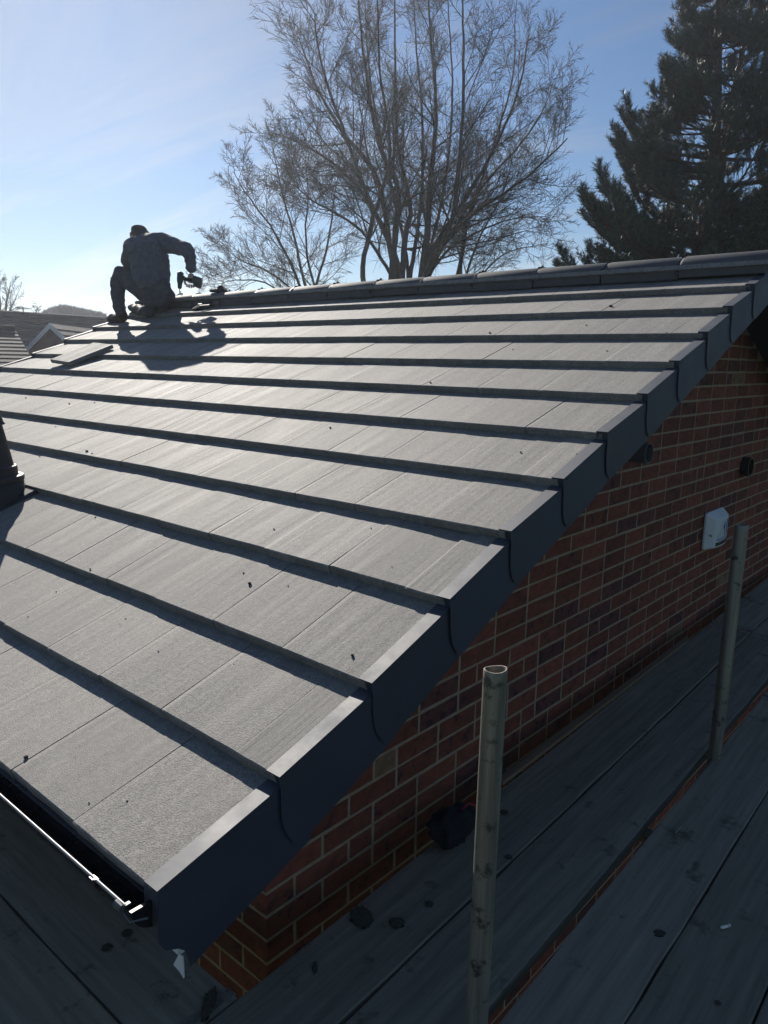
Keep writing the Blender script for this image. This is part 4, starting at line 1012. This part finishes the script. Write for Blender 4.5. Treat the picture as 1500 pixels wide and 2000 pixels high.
def pine(label, depth, trunks, left_profile, ptop):
    base = np.array(at(1368, 640, depth)); base[2] = GZ
    o = tag(empty('pine_tree', base), label, 'tree'); T = Limbs(); B = Limbs(); needles = []; tint = []
    for ctrl, r0 in trunks:
        pts = spline([base+rng.normal(size=3)*.05]+[np.array(at(px, py, depth+dz)) for px, py, dz in ctrl], 7)
        T.add(pts, r0*np.linspace(1, .12, len(pts))**.8, 10)
        zlist = pts[:, 2]
        nb = 84
        for i in range(nb):
            z = np.interp(i/(nb-1), [0, 1], [1.7, zlist.max()-.1]); p = np.array([np.interp(z, zlist, pts[:, c]) for c in range(3)])
            py = project(p)[1]
            R_ = np.interp(py, left_profile[0], left_profile[1])*rng.uniform(.74, 1.05)
            az = rng.uniform(0, 2*PI) if i % 3 else rng.uniform(-.5, .5)+math.atan2(-RT[1], -RT[0])
            hd = np.array([math.cos(az), math.sin(az), 0]); nseg = 9; el0 = rng.uniform(-.15, .25)
            q = [p]; d_ = None
            for j in range(nseg):
                u = j/nseg; el = el0+u*u*rng.uniform(.7, 1.25); d_ = unit(hd*math.cos(el)+np.array([0, 0, math.sin(el)])+rng.normal(size=3)*.06); q.append(q[-1]+d_*R_/nseg)
            q = np.array(q); B.add(q, np.linspace(.045*R_/3+.012, .008, nseg+1), 5)
            f = rng.uniform(.75, 1.3)
            ns_ = int(11+R_*8)
            for k in range(ns_):
                u = .24+.76*(k+rng.uniform(0, 1))/ns_; s_ = u*nseg; a = min(int(s_), nseg-1); pos = q[a]+(q[a+1]-q[a])*(s_-a); dr_ = unit(q[a+1]-q[a])
                side = unit(np.cross(dr_, [0, 0, 1]))*rng.choice([-1, 1]); ln = (1.12-u)*.75*rng.uniform(.5, 1.2)+.12
                sd_ = unit(dr_*.8+side*rng.uniform(.2, 1.0)+np.array([0, 0, rng.uniform(.05, .55)]))
                e = pos+sd_*ln; mid_ = pos+sd_*ln*.6+np.array([0, 0, -.02]); B.add(np.array([pos, mid_, e]), [.010, .007, .005], 3)
                ntf = 1 if ln < .3 else 2
                for w_ in range(ntf+1):
                    b0 = e if w_ == 0 else pos+sd_*ln*rng.uniform(.45, .9)
                    td = unit(sd_*.6+np.array([0, 0, rng.uniform(.35, 1.0)])+rng.normal(size=3)*.22)
                    nn = 36; needles.append(tuft(b0-td*.06, td, rng.uniform(.22, .36), nn, rng.uniform(.12, .18)))
                    g_ = f*rng.uniform(.75, 1.25); tint.append(np.tile([g_*1.02, g_, g_*.95], (nn, 1)))
            needles.append(tuft(q[-1]-d_*.1, unit(d_+np.array([0, 0, .5])), .38, 50, .14)); tint.append(np.tile([f, f, f], (50, 1)))
    T.build('trunk', MT['pinebark'], o, base); B.build('branches', MT['pinebark'], o, base)
    leaf_mesh('crown', np.concatenate(needles), MT['needle'], o, base, np.concatenate(tint))
    return o
DPN = 18.0; KP = DPN/FPX
prof_y = [-260, -120, 0, 60, 130, 200, 260, 300, 350, 420, 470, 520, 600]
prof_r = [x*KP for x in (6, 35, 58, 76, 100, 128, 160, 240, 235, 215, 285, 310, 300)]
pine('tall dark pine with tufted upswept branches at the top right', DPN, [
    ([(1362, 560, 0), (1372, 470, 0), (1388, 380, .1), (1398, 250, .2), (1402, 100, .3), (1405, -60, .3), (1406, -200, .3)], .21),
    ([(1396, 545, .5), (1402, 430, .7), (1410, 320, .9), (1440, 150, 1.2), (1470, 0, 1.4), (1490, -110, 1.5)], .15)], (prof_y, prof_r), 0)

# dark evergreens below the pine
def evergreen(label, depth, px, py_top, half_px, n, name='evergreen_shrub', cat='shrub'):
    base = np.array(at(px, 640, depth)); base[2] = GZ; top = np.array(at(px, py_top, depth)); H = top[2]-GZ; R_ = half_px*depth/FPX
    o = tag(empty(name, base), label, cat); T = Limbs(); T.add(np.array([base, base+[.05, 0, H*.5], base+[0, .05, H*.9]]), [.14, .09, .02], 8)
    tr = []; ti = []
    for i in range(n):
        u = rng.uniform(.12, 1)**.8; rr = R_*(1-u**2.6)**.6*(.55+.45*rng.uniform()**.5)*(1+.25*noise.noise(Vector((i*.05, u*4, 0))))
        az = rng.uniform(0, 2*PI); p = base+np.array([math.cos(az)*rr, math.sin(az)*rr, u*H]); dr_ = unit(np.array([math.cos(az)*.6, math.sin(az)*.6, rng.uniform(.2, 1.0)])+rng.normal(size=3)*.3)
        nn = 16; tr.append(tuft(p, dr_, rng.uniform(.15, .3), nn, rng.uniform(.06, .11), .014)); g_ = rng.uniform(.6, 1.3); ti.append(np.tile([g_*.95, g_, g_*.9], (nn, 1)))
        if i % 6 == 0: T.add(np.array([base+[0, 0, u*H*.8], p]), [.02, .006], 3)
    T.build('stem', MT['pinebark'], o, base); leaf_mesh('foliage', np.concatenate(tr), MT['leaf'], o, base, np.concatenate(ti)); return o
evergreen('dense dark evergreen below the pine at the right edge', 15.5, 1490, 375, 105, 4200)
evergreen('lower dark evergreen bush between the pine trunk and the right evergreen', 16.5, 1395, 445, 70, 2200)

# ------------------------------------------------------------------ houses beyond the far verge
def courses(mb, a, b, c, d, n, lift=.03):
    """stepped tile courses over the quad a-b (eaves) to d-c (top)"""
    a, b, c, d = map(Vector, (a, b, c, d)); nn = (b-a).cross(d-a).normalized()
    if nn.z < 0: nn = -nn
    for i in range(n):
        t0, t1 = i/n, (i+1)/n; p = [a.lerp(d, t0)+nn*lift, b.lerp(c, t0)+nn*lift, b.lerp(c, t1)+nn*.004, a.lerp(d, t1)+nn*.004]
        mb.add(p+[a.lerp(d, t0)-nn*.02, b.lerp(c, t0)-nn*.02], [(0, 1, 2, 3), (4, 5, 1, 0)])
def far_house(label, corner_e0, corner_e1, ridge0, ridge1, depth_back, n):
    """eaves line e0-e1 and ridge line r0-r1 of the slope that faces us"""
    e0, e1, r0, r1 = map(Vector, (corner_e0, corner_e1, ridge0, ridge1)); base = Vector(((e0.x+e1.x)/2, (e0.y+e1.y)/2, GZ))
    o = tag(empty('neighbour_house', base), label, 'house')
    hz_ = ((r0+r1)/2-(e0+e1)/2); hz_.z = 0; b0, b1 = r0+hz_, r1+hz_; b0.z = e0.z; b1.z = e1.z
    mb = MB(); courses(mb, e0, e1, r1, r0, n); courses(mb, b1, b0, r0, r1, n)
    rf_ = shift(mb, base).build('roof', MT['nroof'], o)
    mb = MB(); mb.tube([r0+Vector((0, 0, .04)), r1+Vector((0, 0, .04))], .12, 8); shift(mb, base).build('ridge', MT['nroof'], rf_)
    ins = hz_.normalized()*.35; al = (e1-e0).normalized()*.25
    q = [e0+ins+al, e1+ins-al, b1-ins-al, b0-ins+al]
    mb = MB(); vs = [Vector((p.x, p.y, GZ)) for p in q]+[Vector((p.x, p.y, e0.z-.05)) for p in q]
    mb.add(vs, [(0, 1, 5, 4), (1, 2, 6, 5), (2, 3, 7, 6), (3, 0, 4, 7)])
    g0, g1 = (r0+al-Vector((0, 0, .12))), (r1-al-Vector((0, 0, .12))); mb.add([vs[4], vs[7], g0], [(0, 1, 2)]); mb.add([vs[5], vs[6], g1], [(0, 1, 2)])
    shift(mb, base).build('wall', MT['nwall'], o)
    mb = MB(); mb.tube([e0-Vector((0, 0, .06))-ins*.15, e1-Vector((0, 0, .06))-ins*.15], .06, 8); shift(mb, base).build('gutter', MT['plastic'], o)
    return o, base, q
# long roof with the aerial; its ridge runs across the view
DH = 30.0
r0 = at(-120, 607, 27); r1 = at(235, 632, 33); 
r1.z = r0.z
e0 = at(-140, 760, 24.0); e1 = at(215, 760, 30.0)
e0.z = e1.z = r0.z-2.2
nh, nb_, q_ = far_house('long dark-roofed house with a television aerial beyond the far verge', e0, e1, r0, r1, 4, 22)
# gabled wing towards us, white bargeboards
wg = empty('gable_wing', Vector((0, 0, 0)))
ga = at(97, 632, 24.5); axis = (at(215, 640, 31.5)-ga); axis.z = 0; axis.normalize(); side = Vector((axis.y, -axis.x, 0)).normalized()
if side.dot(RTv) < 0: side = -side
Lw = 6.0; hw = 1.45; drop = 1.45
wg.location = Vector((ga.x, ga.y, GZ)); tag(wg, 'gabled house wing with white bargeboards beyond the far verge', 'house')
GO = wg.location.copy()
mb = MB()
for s_ in (-1, 1):
    lo0 = ga+side*s_*hw*1.9-Vector((0, 0, drop*1.9)); courses(mb, lo0, lo0+axis*Lw, ga+axis*Lw, ga, 15, .035)
shift(mb, GO).build('roof', MT['nroof'], wg)
mb = MB(); w0 = ga+axis*.25; pts_ = [w0-Vector((0, 0, .1)), w0+side*hw*1.75-Vector((0, 0, drop*1.75+.1)), w0-side*hw*1.75-Vector((0, 0, drop*1.75+.1))]
lowz = [Vector((p.x, p.y, GZ)) for p in pts_[1:]]; mb.add([pts_[0], pts_[1], lowz[0], lowz[1], pts_[2]], [(0, 1, 2, 3, 4)])
for p, q in ((pts_[1], lowz[0]), (pts_[2], lowz[1])): mb.add([p, q, q+axis*(Lw-.3), p+axis*(Lw-.3)], [(0, 1, 2, 3)])
shift(mb, GO).build('wall', MT['nwall'], wg)
for s_ in (-1, 1):
    mb = MB(); a_ = ga-axis*.02+Vector((0, 0, .02)); b_ = a_+side*s_*hw*1.92-Vector((0, 0, drop*1.92)); dn = Vector((0, 0, -.17))
    mb.add([a_, b_, b_+dn, a_+dn, a_+axis*.05, b_+axis*.05, b_+dn+axis*.05, a_+dn+axis*.05], [(0, 1, 2, 3), (7, 6, 5, 4), (0, 4, 5, 1), (3, 2, 6, 7)])
    shift(mb, GO).build('bargeboard', MT['white'], wg)
# nearer roof at the left edge
e0 = at(-130, 742, 19.0); e1 = at(84, 733, 20.5); r0 = at(-130, 640, 22.5); r1 = at(30, 646, 23.5); e1.z = e0.z; r1.z = r0.z
nh2, nb2, q2 = far_house('nearer low house with stepped tile courses at the left edge', e0, e1, r0, r1, 4, 13)
mb = MB(); wa, wb = q2[0], q2[1]; u_ = (wb-wa).normalized(); nn_ = Vector((u_.y, -u_.x, 0)); nn_ = nn_ if nn_.dot(FWv) < 0 else -nn_
def win(mid_t, w_, z0, z1, off, name, mat, par):
    c = wa.lerp(wb, mid_t)+nn_*off; mb = MB(); p = [c-u_*w_/2, c+u_*w_/2]
    mb.add([Vector((p[0].x, p[0].y, z0)), Vector((p[1].x, p[1].y, z0)), Vector((p[1].x, p[1].y, z1)), Vector((p[0].x, p[0].y, z1))], [(0, 1, 2, 3)])
    mb.v = [tuple(Vector(v)-nb2) for v in mb.v]; return mb.build(name, mat, par)
zt = e0.z-.25
for mt in (.45, .78):
    f_ = win(mt, 1.25, zt-1.15, zt, .03, 'window', MT['white'], nh2); win(mt-.035, .5, zt-1.08, zt-.07, .045, 'pane', MT['glass'], f_); win(mt+.035, .5, zt-1.08, zt-.07, .045, 'pane', MT['glass'], f_)
# television aerial
ap = at(46, 616, 29.5); ta = tag(empty('tv_aerial', ap), 'television aerial standing on the long dark roof', 'aerial'); 
mb = MB(); mb.tube([(0, 0, -.7), (0, 0, .32)], .025, 6); mb.build('mast', MT['pole'], ta)
mb = MB(); bx = RTv*1.0; mb.tube([-bx*.30+Vector((0, 0, .30)), bx*.36+Vector((0, 0, .24))], .014, 6); mb.build('boom', MT['pole'], ta)
mb = MB(); pdv = Vector((RTv.y, -RTv.x, 0))*.6+Vector((0, 0, .6))
for i in range(9):
    c_ = (-bx*.28+Vector((0, 0, .298))).lerp(bx*.2+Vector((0, 0, .255)), i/8); mb.tube([c_-pdv*.10, c_+pdv*.10], .007, 4)
c_ = bx*.34+Vector((0, 0, .24)); 
for k in (-1, 1):
    for j in range(4): mb.tube([c_+Vector((0, 0, k*(.06+.075*j)))-bx*.05+bx*.03*j*k-pdv*.0, c_+Vector((0, 0, k*(.06+.075*j)))+bx*.16], .008, 4)
mb.build('elements', MT['pole'], ta)
# small dark conifer top and the far wood on the skyline
evergreen('small dark evergreen poking above the long roof beside the aerial', 38.0, 73, 602, 16, 260, 'evergreen_tree', 'tree')
W = []; TI = []
for i in range(5200):
    px = rng.uniform(84, 205); hgt = np.interp(px, [84, 100, 125, 140, 165, 190, 205], [618, 610, 604, 607, 612, 617, 622]); dd = rng.uniform(68, 86)
    py = hgt+abs(rng.normal())*9+rng.uniform(-1.5, 2); p = np.array(at(px, py, dd)); nn = 7; d_ = unit(np.array([rng.normal()*.25, rng.normal()*.25, 1])); W.append(tuft(p-d_*.3, d_, .55, nn, .5, .025)); g_ = rng.uniform(.7, 1.3); TI.append(np.tile([g_, g_, g_], (nn, 1)))
wo = np.array(at(150, 640, 76)); wo[2] = GZ
Lw_ = leaf_mesh('distant_wood', np.concatenate(W), MT['wood'], None, wo, np.concatenate(TI)); Lw_.location = wo
tag(Lw_, 'far-off leafless wood on the skyline at the left', 'wood', kind='stuff')
# low hill that carries the wood
mb = MB(); vs = []; fs = []
cx = np.array(at(150, 660, 84))
for i in range(25):
    for j in range(9):
        a = (i/24-.5)*90; b = (j/8)*50-17; p = cx+RT*a+np.array([FW[0], FW[1], 0])*b; h = 4.9*math.exp(-((a+1)/15)**2)*math.sin(PI*min(1, max(0, (j)/8)))+.0
        vs.append((p[0], p[1], GZ-.05+h))
for i in range(24):
    for j in range(8): fs.append((i*9+j, (i+1)*9+j, (i+1)*9+j+1, i*9+j+1))
mb.add(vs, fs); tag(mb.build('hill', MT['lawn'], smooth=True), kind='structure')

# ------------------------------------------------------------------ lens glare imitated by a thin added haze
GLARE_HAZE = True
if GLARE_HAZE:
    mb = MB(); mb.box((-260, -90, GZ-1), (90, 260, 17)); hz = mb.build('glare_haze'); tag(hz, kind='stuff')
    hm = bpy.data.materials.new('glare_haze'); hm.use_nodes = True; t = hm.node_tree; t.nodes.clear(); ho = N(t, 'ShaderNodeOutputMaterial'); pv = N(t, 'ShaderNodeVolumePrincipled')
    pv.inputs['Color'].default_value = (.82, .88, 1, 1); pv.inputs['Density'].default_value = 0.0013; pv.inputs['Anisotropy'].default_value = 0.62
    t.links.new(pv.outputs[0], ho.inputs['Volume']); hz.data.materials.append(hm)
